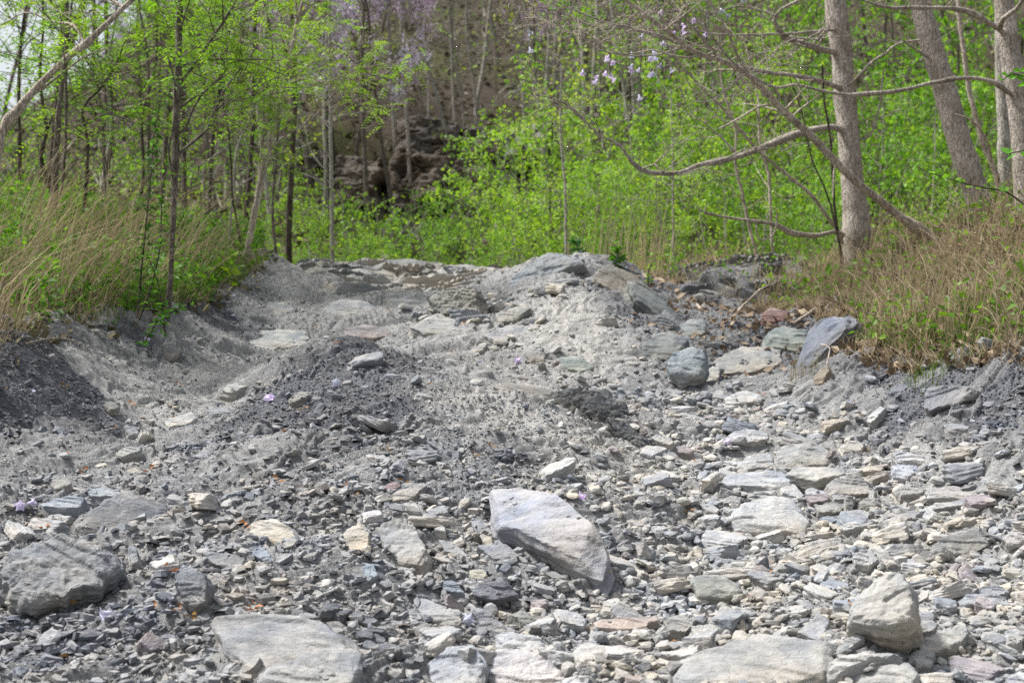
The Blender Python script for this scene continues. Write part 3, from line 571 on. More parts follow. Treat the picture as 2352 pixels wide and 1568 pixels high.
R(zp(z6,(720,870),(760,840),(880,822),(870,850),(780,870)), "blue grey wedge under the knobbly stone", BLUE, (0,-.5,1), .05, .035)
R(zp(z6,(310,315),(430,268),(490,290),(482,335),(330,342)), "pale rounded rock at the head of the stone chute", (.41,.40,.375), (0,-.6,1), .07, .04, p=22, short="the pale rock at the head of the chute")
R(zp(z6,(750,422),(870,392),(882,410),(770,445)), "tan slanting slab below the right bank foot", TAN, (0,-.5,1), .05, .04)
R(zp(z6,(940,410),(1010,342),(1032,360),(970,430)), "diagonal pale blade of rock at the foot of the bank", PALE, (-.4,-.5,1), .05, .035)
R(zp(z6,(1040,282),(1100,250),(1172,242),(1090,300)), "dark ledge lip low on the right bank", SLATE, (-.3,-.6,1), .05, .03)
R(zp(z6,(330,470),(450,450),(525,475),(500,510),(380,505)), "flat grey white plate in the middle of the chute", PALE, (0,-.5,1), .05, .04, short="the flat grey white plate")
R(zp(z6,(0,480),(60,470),(110,505),(100,530),(30,510)), "rounded slab stone on the left side of the chute", (.34,.325,.295), (0,-.5,1), .05, .04)
R(zp(z6,(100,535),(150,518),(195,545),(190,560),(120,555)), "small domed mauve brown stone under the rounded slab", (.28,.25,.24), (0,-.5,1), .04, .03, p=22, sub=4)
R(zp(z6,(215,780),(260,775),(310,800),(290,820),(230,810)), "pale flat pebble heap stone left of the dome boulder", PALE, (0,-.5,1), .03, .02, sub=4)
R(zp(z6,(310,765),(350,740),(405,745),(395,775),(335,785)), "grey flat wedge touching the dome boulder", (.3,.295,.28), (0,-.5,1), .04, .035, sub=4)
# dark broken edge of shale above the chute
dk = (.085, .085, .085)
for pl, tn, lb, sh in [([(1262,905),(1300,890),(1350,888),(1375,915),(1350,950),(1290,935)], (.12,.118,.11), "black crumbling shale edge, upper left lump, breaking out of the dusty slope", "the black crumbling shale edge"),
        ([(1345,905),(1400,905),(1440,935),(1445,965),(1400,975),(1350,950)], (.10,.10,.098), "black crumbling shale edge, middle and darkest lump, above the stone chute", None), ([(1400,960),(1450,965),(1500,1025),(1485,1042),(1430,1005)], (.125,.125,.12), "black shale rib trailing down below the crumbling edge", None)]:
    R(pl, lb, tn, (.4,-.95,.7), .07, .0, strata=.3, rough=.26, sub=6, short=sh, name="shale_outcrop", cat="outcrop", p=40.)
R([(1130,885),(1180,872),(1260,890),(1275,930),(1200,915)], "brown knuckled shale lip left of the black shale edge", (.26,.24,.205), (.2,-.6,1), .06, .025, strata=.1, rough=.1, name="shale_outcrop", cat="outcrop")
# upper trail
R(zp(z2,(868,1410),(900,1380),(960,1365),(1110,1388),(1142,1420),(1135,1500),(1060,1518),(900,1495),(868,1460)), "single squared boulder sitting on the upper trail below the ledge", (.33,.32,.28), (-.05,-1.1,.7), .3, .03, short="the squared boulder on the upper trail", sub=6, p=130, name="boulder", cat="boulder", rough=.08, cap=.3)
R(zp(z2,(1150,1535),(1230,1500),(1340,1460),(1362,1485),(1290,1530),(1180,1550)), "low grey boulder lying right of the squared one", (.33,.32,.28), (0,-.45,1), .12, .08, short="the low grey boulder", p=40)
R(zp(z2,(1190,1385),(1270,1290),(1400,1208),(1520,1185),(1570,1210),(1592,1262),(1480,1310),(1300,1375)), "smooth blue grey boulder crowning the ridge", (.30,.32,.33), (-.3,-.8,.9), .3, .05, Y=8.75, short="the boulder crowning the ridge", sub=6, p=40, name="boulder", cat="boulder", rough=.05)
R(zp(z2,(1640,1300),(1700,1265),(1850,1300),(1900,1345),(1950,1400),(1870,1420),(1760,1390),(1660,1370)), "brown and grey rock hump right of the ridge boulder", (.24,.22,.18), (.4,-.8,.9), .2, .05, Y=8.45, sub=6, short="the brown and grey hump", rough=.07)
R(zp(z2,(1850,1330),(1950,1385),(2060,1500),(2180,1640),(2120,1640),(1980,1500),(1860,1410)), "long dark slab ridge running down into the gully", (.19,.20,.19), (.5,-.8,.8), .14, .04, Y=7.95, sub=6, short="the dark slab ridge")
R([(1500,730),(1525,708),(1548,720),(1550,750),(1515,755)], "pointed dark stone at the foot of the slab ridge", (.19,.195,.19), (0,-.9,.8), .1, .04)
R([(545,790),(565,765),(620,755),(690,757),(735,770),(720,785),(650,798),(560,802)], "long pale flat slab left of the mound top", (.34,.345,.33), (0,-.4,1), .07, .05, short="the long pale flat slab", sub=6)
R([(775,778),(790,748),(830,738),(888,745),(892,768),(860,780)], "brownish mauve worn rock just behind the mound top", (.30,.27,.26), (0,-.6,1), .08, .045, p=40, short="the brownish mauve rock")
R([(1112,765),(1150,743),(1222,750),(1190,777),(1130,780)], "pale pointed slab lying in the dusty chute", PALE, (0,-.5,1), .07, .05)
R([(945,745),(1000,718),(1080,738),(1095,760),(1010,768),(950,765)], "broad pale rock on the upper trail below the squared boulder", (.38,.37,.34), (0,-.6,1), .08, .04, short="the broad pale rock")
R([(735,712),(770,688),(830,688),(870,705),(860,722),(780,728)], "low white dusty slab under the rock ledge", (.38,.375,.36), (0,-.5,1), .06, .03)
R([(870,700),(900,680),(980,690),(990,712),(920,718)], "grey slab leaning against the foot of the ledge", (.33,.325,.30), (0,-.5,1), .06, .04)
R([(600,700),(640,690),(680,700),(670,718),(620,720)], "small pale shelf rock near the left bank foot", PALE, (0,-.5,1), .05, .03)
R([(1090,705),(1130,700),(1140,715),(1100,722)], "small flat stone between the two boulders", GREY, (0,-.5,1), .05, .03, sub=4)
R([(1205,812),(1225,800),(1255,805),(1250,825),(1215,828)], "rounded cobble sitting alone in the chute", (.36,.34,.30), (0,-.5,1), .07, .04, p=22, sub=4)
R([(1280,815),(1330,820),(1370,840),(1340,850),(1290,838)], "grey green low slab at the foot of the dusty ridge", GREEN, (0,-.5,1), .05, .04)
R([(380,690-0),(420,820),(400,835),(370,825)], "dark stone in weeds at the left bank foot", (.17,.17,.17), (.2,-.6,1), .05, .03, sub=4)
# gully rocks under the right trees
R(zp(z3,(215,1275),(330,1255),(430,1290),(480,1335),(330,1335),(220,1305)), "flat dark slab roofing a hollow under the right trees", (.17,.17,.165), (.1,-.5,1), .09, .07, short="the dark roofing slab")
R(zp(z3,(400,1250),(550,1240),(660,1270),(690,1330),(560,1340),(430,1290)), "black undercut rock shelf below the main tree", (.09,.088,.08), (-.1,-.6,1), .12, .06, name="rock_shelf")
R(zp(z3,(500,1390),(540,1360),(640,1395),(610,1435),(500,1430)), "rusty red stone lying in the leaf filled gully", RED, (0,-.7,1), .1, .06)
R(zp(z3,(330,1345),(400,1330),(470,1360),(440,1390),(350,1385)), "dark stone half covered with brown leaves in the gully", (.14,.14,.135), (0,-.6,1), .08, .04)
R(zp(z3,(100,1470),(190,1420),(260,1440),(240,1490),(130,1510)), "grey stone leaning below the dark slab ridge", (.22,.23,.22), (0,-.7,1), .09, .05)
R(zp(z3,(0,1500),(60,1480),(110,1500),(90,1530),(10,1530)), "small flat stone on the dusty ridge edge", (.28,.28,.27), (0,-.5,1), .05, .03, sub=4)
R([(2070,560+130),(2120,690),(2130,710),(2085,715)], "grey stone hidden in the grass of the right bank", (.2,.2,.19), (0,-.6,1), .06, .03, sub=4)

# the stratified ledge across the head of the trail: one body of rock, its beds as parts
led = empty("rock_ledge", at(900, 690, 9.5)); tag(led, "stratified pale rock ledge crossing the head of the trail", "rock ledge")
LAND.append((led.location[0], led.location[1]-.2, "the stratified rock ledge", .8))
bpy.context.view_layer.update()
def gridfaces(nr, nc):
    i = np.arange(nr-1)[:, None]*nc+np.arange(nc-1)[None]; return np.stack([i, i+1, i+nc+1, i+nc], -1).reshape(-1, 4)
def ledge_part(name, x0, x1, y0, y1, zf, sd_, tint, step=.068, edge=.12, nx=420, ny=260):
    x, y = np.meshgrid(np.linspace(x0, x1, nx), np.linspace(y0, y1, ny)); u = (x-x0)/(x1-x0); t = (y-y0)/(y1-y0)
    z0 = zf(x, y); n = fbm(x*1.5+y*.6, y*2.2-x*.5, seed=sd_, o=3)
    q = z0/step+n*2.4; fr = q-np.floor(q); z = step*(np.floor(q)+sstep(.78, 1., fr))-n*2.4*step
    q2 = z0/step*2.7+fbm(x*4, y*7, seed=sd_+4, o=3)*3; f2 = q2-np.floor(q2); z = z+step*.3*(sstep(.7, 1, f2)-f2)
    cr = np.exp(-(np.abs(fbm(x*2.2+sd_, y*1.3, seed=sd_+8, o=3))/.035)**2)+.6*np.exp(-(np.abs(fbm(x*4.5, y*2.+sd_, seed=sd_+9, o=2))/.03)**2); z = z-cr*.03
    z = z+.016*fbm(x*9, y*14, seed=sd_+12, o=4)
    en = fbm(x*3.5, y*3.5, seed=sd_+2, o=3)*.5; e = np.minimum(np.minimum(u, 1-u)/edge, np.minimum(t, 1-t)/.09)+en*1.2; z = z-sstep(1.1, 0, e)*.3
    yy = y-(sstep(.78, 1., fr)-.5)*step*.5; V = np.stack([x, yy, z], -1).reshape(-1, 3)
    o = mesh(name, V-np.array(led.location), [gridfaces(ny, nx)], M_ROCK, led); o.color = (*tint, 1); return o
_zl = lambda x, y: np.interp(y, [8.4, 8.9, 9.5, 10.15, 10.35, 10.9], [1.66, 1.825, 1.985, 2.11, 2.10, 1.7])+.02*np.sin(x*4+1)-.05*sstep(-.55, -.1, x)*(y > 9.7)-.03*sstep(-1.2, -1.6, x)
ledge_part("rock_bed", -1.72, .12, 8.72, 10.8, _zl, 301, (.33, .32, .295), step=.09)
for uc, vc, hw, hh, th in [(1030, 640, 60, 16, .16), (930, 612, 90, 14, .14), (850, 655, 100, 18, .12), (700, 655, 60, 16, .12), (1080, 628, 60, 12, .12), (820, 628, 60, 12, .1)]:
    pl = [(uc+hw*math.cos(a)*(1+.12*math.sin(a*3+uc)), vc+hh*math.sin(a)) for a in np.linspace(0, 6.28, 10)[:-1]]
    slab(pl, None, (.33+.03*math.sin(uc), .32+.03*math.sin(uc), .295), (.08*math.sin(vc), -.55, 1), th, .0, Y=float(np.interp(vc, [604, 690], [10.15, 8.95]))-.06, sub=6, name="rock_block", parent=led, rough=.1, strata=.14, seed=300+uc)
    HULL.pop(); PLN.pop()

shf = led; led = empty("rock_shelf", at(1720, 690, 9.3)); tag(led, "dark layered rock shelf with black undercuts in the gully below the main tree", "rock shelf")
_zs = lambda x, y: np.interp(y, [8.6, 8.95, 9.3, 9.85, 10.2, 10.5], [1.66, 1.82, 1.95, 2.05, 2.06, 1.7])+.03*np.sin(x*5)+.06*sstep(1.3, 1.9, x)
ledge_part("rock_bed", .98, 2.1, 8.8, 10.3, _zs, 331, (.135,.135,.13), step=.085, nx=320, ny=220)
led = shf
# the cliff and the crags of the hillside: closed bodies set back into the slope
def crag(name, label, U0, U1, V0, V1, Y0, back, tint, sd_, bulge=.8, cat="cliff"):
    nu, nv = 320, 200; u, v = np.meshgrid(np.linspace(0, 1, nu), np.linspace(0, 1, nv)); up = 1-v
    wob = fbm(u*3+sd_, v*2, seed=sd_, o=3); uu = u+.05*fbm(v*5+sd_, u*2, seed=sd_+1, o=3)*np.sin(u*math.pi); vv = v+.12*fbm(u*4, v*1+sd_, seed=sd_+2, o=3)
    U = U0+(U1-U0)*uu; Vp = V0+(V1-V0)*vv; Y = Y0+back*up**1.2+wob*bulge*.8
    X = (U-1176)/1176*.36*Y0; Z = CZ+(784-Vp)/784*.24*(Y0+back*.3)
    q = Z*1.5+X*.35+fbm(X*.9, Z*.6, seed=sd_+5, o=4)*3.4; fr = q-np.floor(q); Y = Y-bulge*.24*(fr-sstep(.82, 1, fr))
    q = Z*5+X*.5+fbm(X*1.6, Z*1.6, seed=sd_+6, o=3)*2.5; fr = q-np.floor(q); Y = Y-bulge*.22*(fr-sstep(.8, 1, fr))
    cr = np.exp(-(np.abs(fbm(X*.9, Z*.25, seed=sd_+7, o=3))/.05)**2); Y = Y+cr*.3*bulge+bulge*.3*fbm(X*2.5, Z*4.5, Y*.5, seed=sd_+9, o=5, g=.6)
    e = np.minimum(np.minimum(u, 1-u)/.14, np.minimum(v/.16, (1-v)/.1))+fbm(u*6, v*5, seed=sd_+3, o=3)*.5; Y = Y+sstep(1., 0, e)*3.2
    V = np.stack([X*Y/Y0*.5+X*.5, Y, Z], -1).reshape(-1, 3); o = mesh(name, V, [gridfaces(nv, nu)[:, ::-1]], M_CLIFF); o.color = (*tint, 1); tag(o, label, cat); return o
crag("cliff", "layered brown rock cliff on the hillside behind the shrubs", 860, 1225, 215, 510, 20.9, 2.6, (.18, .15, .12), 41)
crag("cliff", "dark hollowed rock face left of the main cliff", 640, 900, 310, 510, 21.2, 1.6, (.15, .13, .105), 52, .8)
crag("rock_outcrop", "pale grey boulder face right of the main cliff", 1150, 1260, 255, 370, 21.0, 1., (.26, .25, .24), 63, .5, "outcrop")
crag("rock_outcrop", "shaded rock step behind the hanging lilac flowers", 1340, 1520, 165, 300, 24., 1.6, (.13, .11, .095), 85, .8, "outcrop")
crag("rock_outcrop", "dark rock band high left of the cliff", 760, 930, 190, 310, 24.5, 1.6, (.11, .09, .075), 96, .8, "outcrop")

# ------------------------------------------------------------------ loose stones: the 150 biggest as things, the rest as one rubble mass
STP = []                               # stone prototypes in unit size
for k in range(26):
    r = np.random.default_rng(900+k); m = r.integers(7, 13)
    NPk = unit_rows(r.standard_normal((m, 3))*[1, 1, .8]); fl = r.uniform(.22, .52)
    NPk = np.vstack([NPk, [[r.normal()*.1, r.normal()*.1, 1], [0, 0, -1], [1, 0, 0], [-1, 0, 0], [0, 1, 0], [0, -1, 0]]]); Dk = np.append(r.uniform(.62, 1.05, m), [fl, fl, 1.1, 1.1, 1.1, 1.1])
    ext = (1, r.uniform(.55, .9), fl)
    NPk = NPk/np.array([1, ext[1], 1]); ln = np.linalg.norm(NPk, axis=1); NPk /= ln[:, None]; Dk = Dk/ln*.95
    STP.append((NPk, Dk, ext, k))
def proto(k, sub, rough=.07):
    NPk, Dk, ext, s = STP[k]; return cutrock(NPk, Dk, sub, ext, 90., rough, s+70, .08)
DC = hit(1345, 735)
def chutedens(x, y):
    """how stony a spot is, 0..1: the chute on the right, the near edge, the upper trail"""
    cx = np.interp(y, [3, 4, 5, 6, 7, 8, 9.5], [.75, .85, .95, .85, .45, .05, -.3]); wd = np.interp(y, [3, 4, 5, 6, 7, 8, 9.5], [1.1, .85, .6, .5, .45, .6, .7])
    a = np.exp(-((x-cx)/wd)**4)
    b = .6*np.exp(-((y-3.55)/.4)**2)*sstep(-.35, .1, x)
    c = .16*np.exp(-((x+.3)/.6)**2)*np.exp(-((y-4.3)/.5)**2)
    mound = np.exp(-((x+.35)/.75)**2-((y-5.6)/.75)**2); dust = np.clip(1.6*np.exp(-((x-DC[0])/.34)**2-((y-DC[1])/1.)**2)+1.2*np.exp(-((x-.0)/.5)**2-((y-5.7)/.5)**2), 0, 1)
    return np.clip(np.maximum(a, np.maximum(b, c))*(1-.9*mound)*(1-.97*dust)+.03, 0, 1)*(1-.9*sstep(8.3, 8.7, y)*(x < .75))*(1-.45*sstep(.1, .14, plates(x, y)[0]))*(1-vegmask(x, y))
_HL = []
def inhull(q):                         # which placed rock (or -1) a spot lies on
    if not _HL:
        for h, pl in zip(HULL, PLN):
            if h[:, 1].max() < 11: h = hull2(h); _HL.append((h.mean(0)+(h-h.mean(0))*.9, pl))
    w_ = np.full(len(q), -1)
    for k, (h, pl) in enumerate(_HL):
        lo, hi = h.min(0), h.max(0); c = np.where((q >= lo).all(1) & (q <= hi).all(1))[0]
        if not len(c): continue
        ins = np.ones(len(c), bool)
        for a, b in zip(h, np.roll(h, -1, 0)): ins &= (b[0]-a[0])*(q[c, 1]-a[1])-(b[1]-a[1])*(q[c, 0]-a[0]) > 0
        w_[c[ins]] = k
    return w_
def free(q, rng=np.random.default_rng(3)):
    w_ = inhull(q); gr = vn(q[:, 0]*14, q[:, 1]*14, seed=55) > .45
    return (w_ < 0) | (gr & (rng.random(len(q)) < .5))
def top(P):                            # ground height, or the top of the rock lying there (grit settles on rocks too)
    z = H(P[:, 0], P[:, 1]); w_ = inhull(P)
    for k in np.unique(w_[w_ >= 0]):
        c, n = _HL[k][1]; m = w_ == k; pz = c[2]-((P[m, 0]-c[0])*n[0]+(P[m, 1]-c[1])*n[1])/n[2]
        z[m] = np.where(n[2] > .75, np.maximum(z[m], pz-.004), z[m])
    return z
def samp(n, rng, y0=3.0, y1=10.2, f=chutedens, pw=1.):
    out = []
    tot = 0
    while tot < n:
        m = 40000; y = y0*(y1/y0)**rng.random(m); x = rng.uniform(-.41, .41, m)*y
        k = rng.random(m) < f(x, y)*(1 if pw == 1 else 1)
        q = np.stack([x[k], y[k]], -1); q = q[free(q)]; out.append(q); tot += len(q)
    return np.concatenate(out)[:n]
def stonecolor(n, rng, dark=None):
    pal = np.array([(.40, .395, .375), (.35, .35, .34), (.29, .295, .30), (.42, .405, .37), (.31, .325, .345), (.31, .285, .285), (.23, .235, .245)])
    c = pal[rng.choice(len(pal), n, p=[.3, .24, .16, .12, .08, .04, .06])]*rng.uniform(.68, 1.0, n)[:, None]*np.array([1.01, 1., .975])
    if dark is not None: c = c*(1-dark[:, None])+np.array([.15, .155, .17])*rng.uniform(.7, 1.5, n)[:, None]*dark[:, None]
    return c
def darkness(x, y):
    g = groundcolor(x, y).mean(-1); return np.clip((.30-g)/.14, 0, 1)
rg = np.random.default_rng(77)
pts = samp(330, rg); szs = np.sort(rg.uniform(.65, 1.35, 330)**1.6)[::-1]*.042
keep = []
for (x, y), s in zip(pts, szs):
    s = s*(.6+.085*y)
    if all((x-a)**2+(y-b)**2 > (s+q)**2*.75 for a, b, q in keep): keep.append((x, y, s))
keep = keep[:172]
LANDA = np.array([(a, b) for a, b, *_ in LAND])
SHP = ["slabby", "chunky", "wedge shaped", "flat", "blocky"]; CNAME = [("cream", (.41, .395, .365)), ("pale grey", (.37, .365, .355)), ("mid grey", (.29, .29, .29)), ("bluish grey", (.29, .305, .325)), ("mauve grey", (.31, .28, .28)), ("slate grey", (.24, .245, .25))]
seen = {}; protos = {}
kz = H(np.array([k[0] for k in keep]), np.array([k[1] for k in keep]))
dkk = darkness(np.array([k[0] for k in keep]), np.array([k[1] for k in keep]))
for (x, y, s), z, dq in zip(keep, kz, dkk):
    pk = int(rg.integers(0, 26)); ci = int(rg.choice(6, p=[.25, .38, .18, .11, .05, .03]))
    if dq > .5: ci = 5
    cn, cc = CNAME[ci]
    d = np.hypot(LANDA[:, 0]-x, LANDA[:, 1]-y); j = int(np.argmin(d)); lx, ly, short, ext = LAND[j]
    dx, dy = x-lx, y-ly
    rel = "uphill of" if dy > abs(dx) else "downhill of" if -dy > abs(dx) else "right of" if dx > 0 else "left of"
    if d[j] < ext+s+.06: rel = "lying against" 
    key0 = (SHP[pk % 5], cn, rel, short); 
    szn = ["small", "fist sized", "larger"][min(2, sum(1 for q in seen if q[1:] == key0))]
    short = short.replace("the ", "", 1) if len(short.split()) > 7 else short
    lab = f"{szn} {cn} {SHP[pk % 5]} stone {rel} {short}"; key = (szn,)+key0; seen[key] = seen.get(key, 0)+1
    if pk not in protos:
        V, Fc = proto(pk, 4); o = mesh("loose_stone", V*.045, [Fc], M_ROCK, None, None, False); protos[pk] = o
    else:
        o = protos[pk].copy(); COL.objects.link(o)
    o.scale = (s/.045*rg.uniform(.85, 1.3), s/.045*rg.uniform(.8, 1.1), s/.045*rg.uniform(.8, 1.25)); o.rotation_euler = (rg.normal()*.22-.1, rg.normal()*.22, rg.uniform(-.9, .9)+(math.pi if rg.random() < .5 else 0))
    o.location = (x, y, z+s*.3); o.color = (*(np.array(cc)*rg.uniform(.88, 1.1)), 1)
    tag(o, lab, "stone", "loose stones lying along the trail")

def scatter(name, protosVF, P, S, Z, colr, rng, tilt=.25, sink=.2, mat=None, label=None, cat=None, align=None):
    """many small bodies merged into ONE mesh"""
    Vs, Fs, Cs, n0 = [], {3: [], 4: [], 5: [], 6: []}, [], 0
    pk = rng.integers(0, len(protosVF), len(P))
    for k, (V, Fl) in enumerate(protosVF):
        ix = np.where(pk == k)[0]; m = len(ix)
        if not m: continue
        az = rng.uniform(0, 2*np.pi, m) if align is None else align+rng.normal(0, .5, m)+np.pi*(rng.random(m) < .5)
        tx = rng.normal(-.12, tilt, m); ty = rng.normal(0, tilt, m)
        ca, sa = np.cos(az), np.sin(az); o = np.ones(m); z = np.zeros(m)
        Rz = np.stack([ca, -sa, z, sa, ca, z, z, z, o], -1).reshape(m, 3, 3)
        c, s = np.cos(tx), np.sin(tx); Rx = np.stack([o, z, z, z, c, -s, z, s, c], -1).reshape(m, 3, 3)
        c, s = np.cos(ty), np.sin(ty); Ry = np.stack([c, z, s, z, o, z, -s, z, c], -1).reshape(m, 3, 3)
        # x rotation tips towards the viewer side after yaw: bodies lie with the slope (+x rotation = uphill side raised)
        s0 = np.arctan(.2); Rs = np.array([[1, 0, 0], [0, math.cos(s0), -math.sin(s0)], [0, math.sin(s0), math.cos(s0)]])
        M = Rs@Rx@Ry@Rz*S[ix][:, None, None]; M = M*np.array([1, 1, 1])
        M = M*rng.uniform(.75, 1.25, (m, 1, 3))
        W = np.einsum('mij,nj->mni', M, V)+np.stack([P[ix, 0], P[ix, 1], Z[ix]+S[ix]*sink], -1)[:, None]
        Vs.append(W.reshape(-1, 3).astype(np.float32)); nv = len(V)
        for f in Fl: Fs[f.shape[1]].append((f[None]+(np.arange(m)*nv)[:, None, None]+n0).reshape(-1, f.shape[1]))
        Cs.append(np.repeat(colr[ix], nv, 0)); n0 += m*nv
    o = mesh(name, np.concatenate(Vs), [np.concatenate(f) for f in Fs.values() if f], mat or M_CHIP, None, np.concatenate(Cs))
    tag(o, label, cat, kind="stuff"); return o
rb = np.random.default_rng(5)
rub = [(lambda q: (q[0], [q[1]]))(proto(k, 2, .05)) for k in range(26)]
P = samp(9000, rb); S = (.009+.027*rb.random(len(P))**2.)*(.55+.08*P[:, 1]); Z = H(P[:, 0], P[:, 1])
scatter("rubble", rub, P, S, Z, stonecolor(len(P), rb, darkness(P[:, 0], P[:, 1])), rb, .3, .25, label="small pale angular stones packed along the trail", cat="rubble")
# slate flakes
def flake(k):
    r = np.random.default_rng(k); m = int(r.integers(4, 7)); th = np.sort(r.uniform(0, 2*np.pi, m)+0); th = np.linspace(0, 2*np.pi, m, endpoint=False)+r.normal(0, .25, m)
    rr = r.uniform(.65, 1.1, m); el = r.uniform(.4, .85); t = r.uniform(.12, .3)
    b = np.stack([np.cos(th)*rr, np.sin(th)*rr*el, np.full(m, -t)], -1); tp = b.copy(); tp[:, :2] *= r.uniform(.72, 1.0); tp[:, 2] = t+r.normal(0, .06, m)
    V = np.vstack([b, tp, [[0, 0, t*1.25]]]); i = np.arange(m); j = (i+1) % m
    return V, [np.stack([i, j, j+m, i+m], -1), np.stack([i+m, j+m, np.full(m, 2*m)], -1)]
FL = [flake(k) for k in range(40)]
def ledgezone(x, y): return sstep(8.75, 9.1, y)*sstep(-1.75, -1.55, x)*sstep(.15, -.05, x)
def allground(x, y): return (1-.9*ledgezone(x, y))* (1-.97*vegmask(x, y))*(1-.6*np.exp(-((x-DC[0])/.28)**2-((y-DC[1])/.9)**2))
def flakedens(x, y):
    return np.clip(.35+2.*np.exp(-((x-.62)/.2)**2-((y-6.)/.3)**2)+.9*darkness(x, y)+.5*fbm(x*1.5, y*1.5, seed=61, o=3), .05, 1)*allground(x, y)*(1-.75*sstep(.1, .13, plates(x, y)[0]))
P = samp(120000, rb, 2.95, 9.6, flakedens); S = (.003+.008*rb.random(len(P))**3)*(.5+.09*P[:, 1]); Z = H(P[:, 0], P[:, 1]); dkn = darkness(P[:, 0], P[:, 1])
gcx = groundcolor(P[:, 0], P[:, 1])*rb.uniform(.7, 1.45, (len(P), 1)); Z = top(P); cc = stonecolor(len(P), rb, dkn)*.35+gcx*.65
scatter("gravel", FL, P, S, Z, cc, rb, .22, .22, label="fine slate flakes and gravel covering the trail", cat="gravel")
P = samp(7000, rb, 2.95, 7.5, lambda x, y: np.clip(darkness(x, y)*.8+.9*np.exp(-((x+.55)/.8)**2-((y-3.9)/.8)**2), 0, 1)*allground(x, y)*(y < 5.2+0*x)+.02*allground(x, y)*(1-.6*sstep(.1, .13, plates(x, y)[0]))); S = (.012+.022*rb.random(len(P))**2.2)*(.6+.08*P[:, 1])
dkn = darkness(P[:, 0], P[:, 1]); scatter("slate_flakes", FL, P, S, H(P[:, 0], P[:, 1]), stonecolor(len(P), rb, np.clip(dkn+.5, 0, 1)), rb, .28, .2, label="dark slate flakes strewn over the near left slope", cat="slate flakes")
# ------------------------------------------------------------------ vegetation helpers
def leaves(mb, P, D, size, ratio, colr, rng, up=.6, droop=.15):
    """n single leaves: four-sided, folded a little along the midrib"""
    n = len(P)
    if not n: return
    P = np.asarray(P, float); D = unit_rows(np.asarray(D, float)+0); size = np.broadcast_to(size, (n,))[:, None]
    nr = unit_rows(rng.standard_normal((n, 3))*(1-up)+np.array([0, -.25, 1])*up)
    S = unit_rows(np.cross(D, nr)); Nn = np.cross(S, D)
    tip = P+D*size-np.array([0, 0, 1])*size*droop; mid = P+D*size*.45
    l = mid+S*size*ratio*.5+Nn*size*.07; r = mid-S*size*ratio*.5+Nn*size*.07
    V = np.stack([P, r, tip, l], 1).reshape(-1, 3); F = np.arange(n*4).reshape(n, 4)
    mb.add(V, [F], np.repeat(np.asarray(colr, np.float32), 4, 0))
def lcol(n, rng, a, b, v=.25):
    t = rng.random(n)[:, None]; return (np.array(a)*(1-t)+np.array(b)*t)*rng.uniform(1-v, 1+v, (n, 1))
def pinnate(mb, P, D, rng, L=.16, pairs=7, leaf=.032, a=(.12, .27, .02), b=(.20, .36, .035)):
    """feather leaves: a drooping stalk with leaflets in pairs"""
    n = len(P)
    if not n: return
    D = unit_rows(D*np.array([1, 1, .45])); L = L*rng.uniform(.6, 1.2, n); sz = rng.uniform(.8, 1.15, n)*leaf
    S = unit_rows(np.cross(D, [0, 0, 1.])+rng.normal(0, .25, (n, 3))); cl = lcol(n, rng, a, b)
    for k in range(pairs):
        t = (k+.8)/pairs; q = P+D*(L*t)[:, None]-np.array([0, 0, 1])*(L*t*t*.35)[:, None]
        for sg in (-1, 1):
            leaves(mb, q, S*sg+D*.35+rng.normal(0, .12, (n, 3)), sz*(1-.25*abs(t-.5)), .5, cl*rng.uniform(.85, 1.15, (n, 1)), rng, .75, .2)
def grow(mb, p, d, L, r, lev, rng, sites, k=5, nchild=5, spread=.8, up=.25, wob=.12, c=(1, 1, 1), minr=.0015):
    d = unit(d); m = max(4, int(L/.09) if L < 2 else 12); P = [np.array(p, float)]; dd = d.copy(); seg = L/m
    for i in range(m):
        dd = unit(dd+rng.normal(0, wob, 3)+np.array([0, 0, up*.12])); P.append(P[-1]+dd*seg)
    P = np.array(P); R = np.maximum(r*(1-np.linspace(0, 1, m+1)*.8), minr)
    tube(mb, P, R, k, c)
    if lev <= 0 or L < .25:
        for i in range(1, m+1): sites.append((P[i], unit(P[i]-P[i-1]+rng.normal(0, .5, 3))))
        return
    for j in range(nchild):
        t = rng.uniform(.22, 1.); i = min(m, int(t*m)); a = unit(P[i]-P[max(i-1, 0)])
        s = unit(np.cross(a, rng.standard_normal(3))); nd = unit(a*(1-spread*.5)+s*spread)
        grow(mb, P[i], nd, L*rng.uniform(.35, .62)*(1.15-.4*t), max(R[i]*.55, minr), lev-1, rng, sites, max(3, k-1), nchild, spread, up, wob*1.2, c, minr)
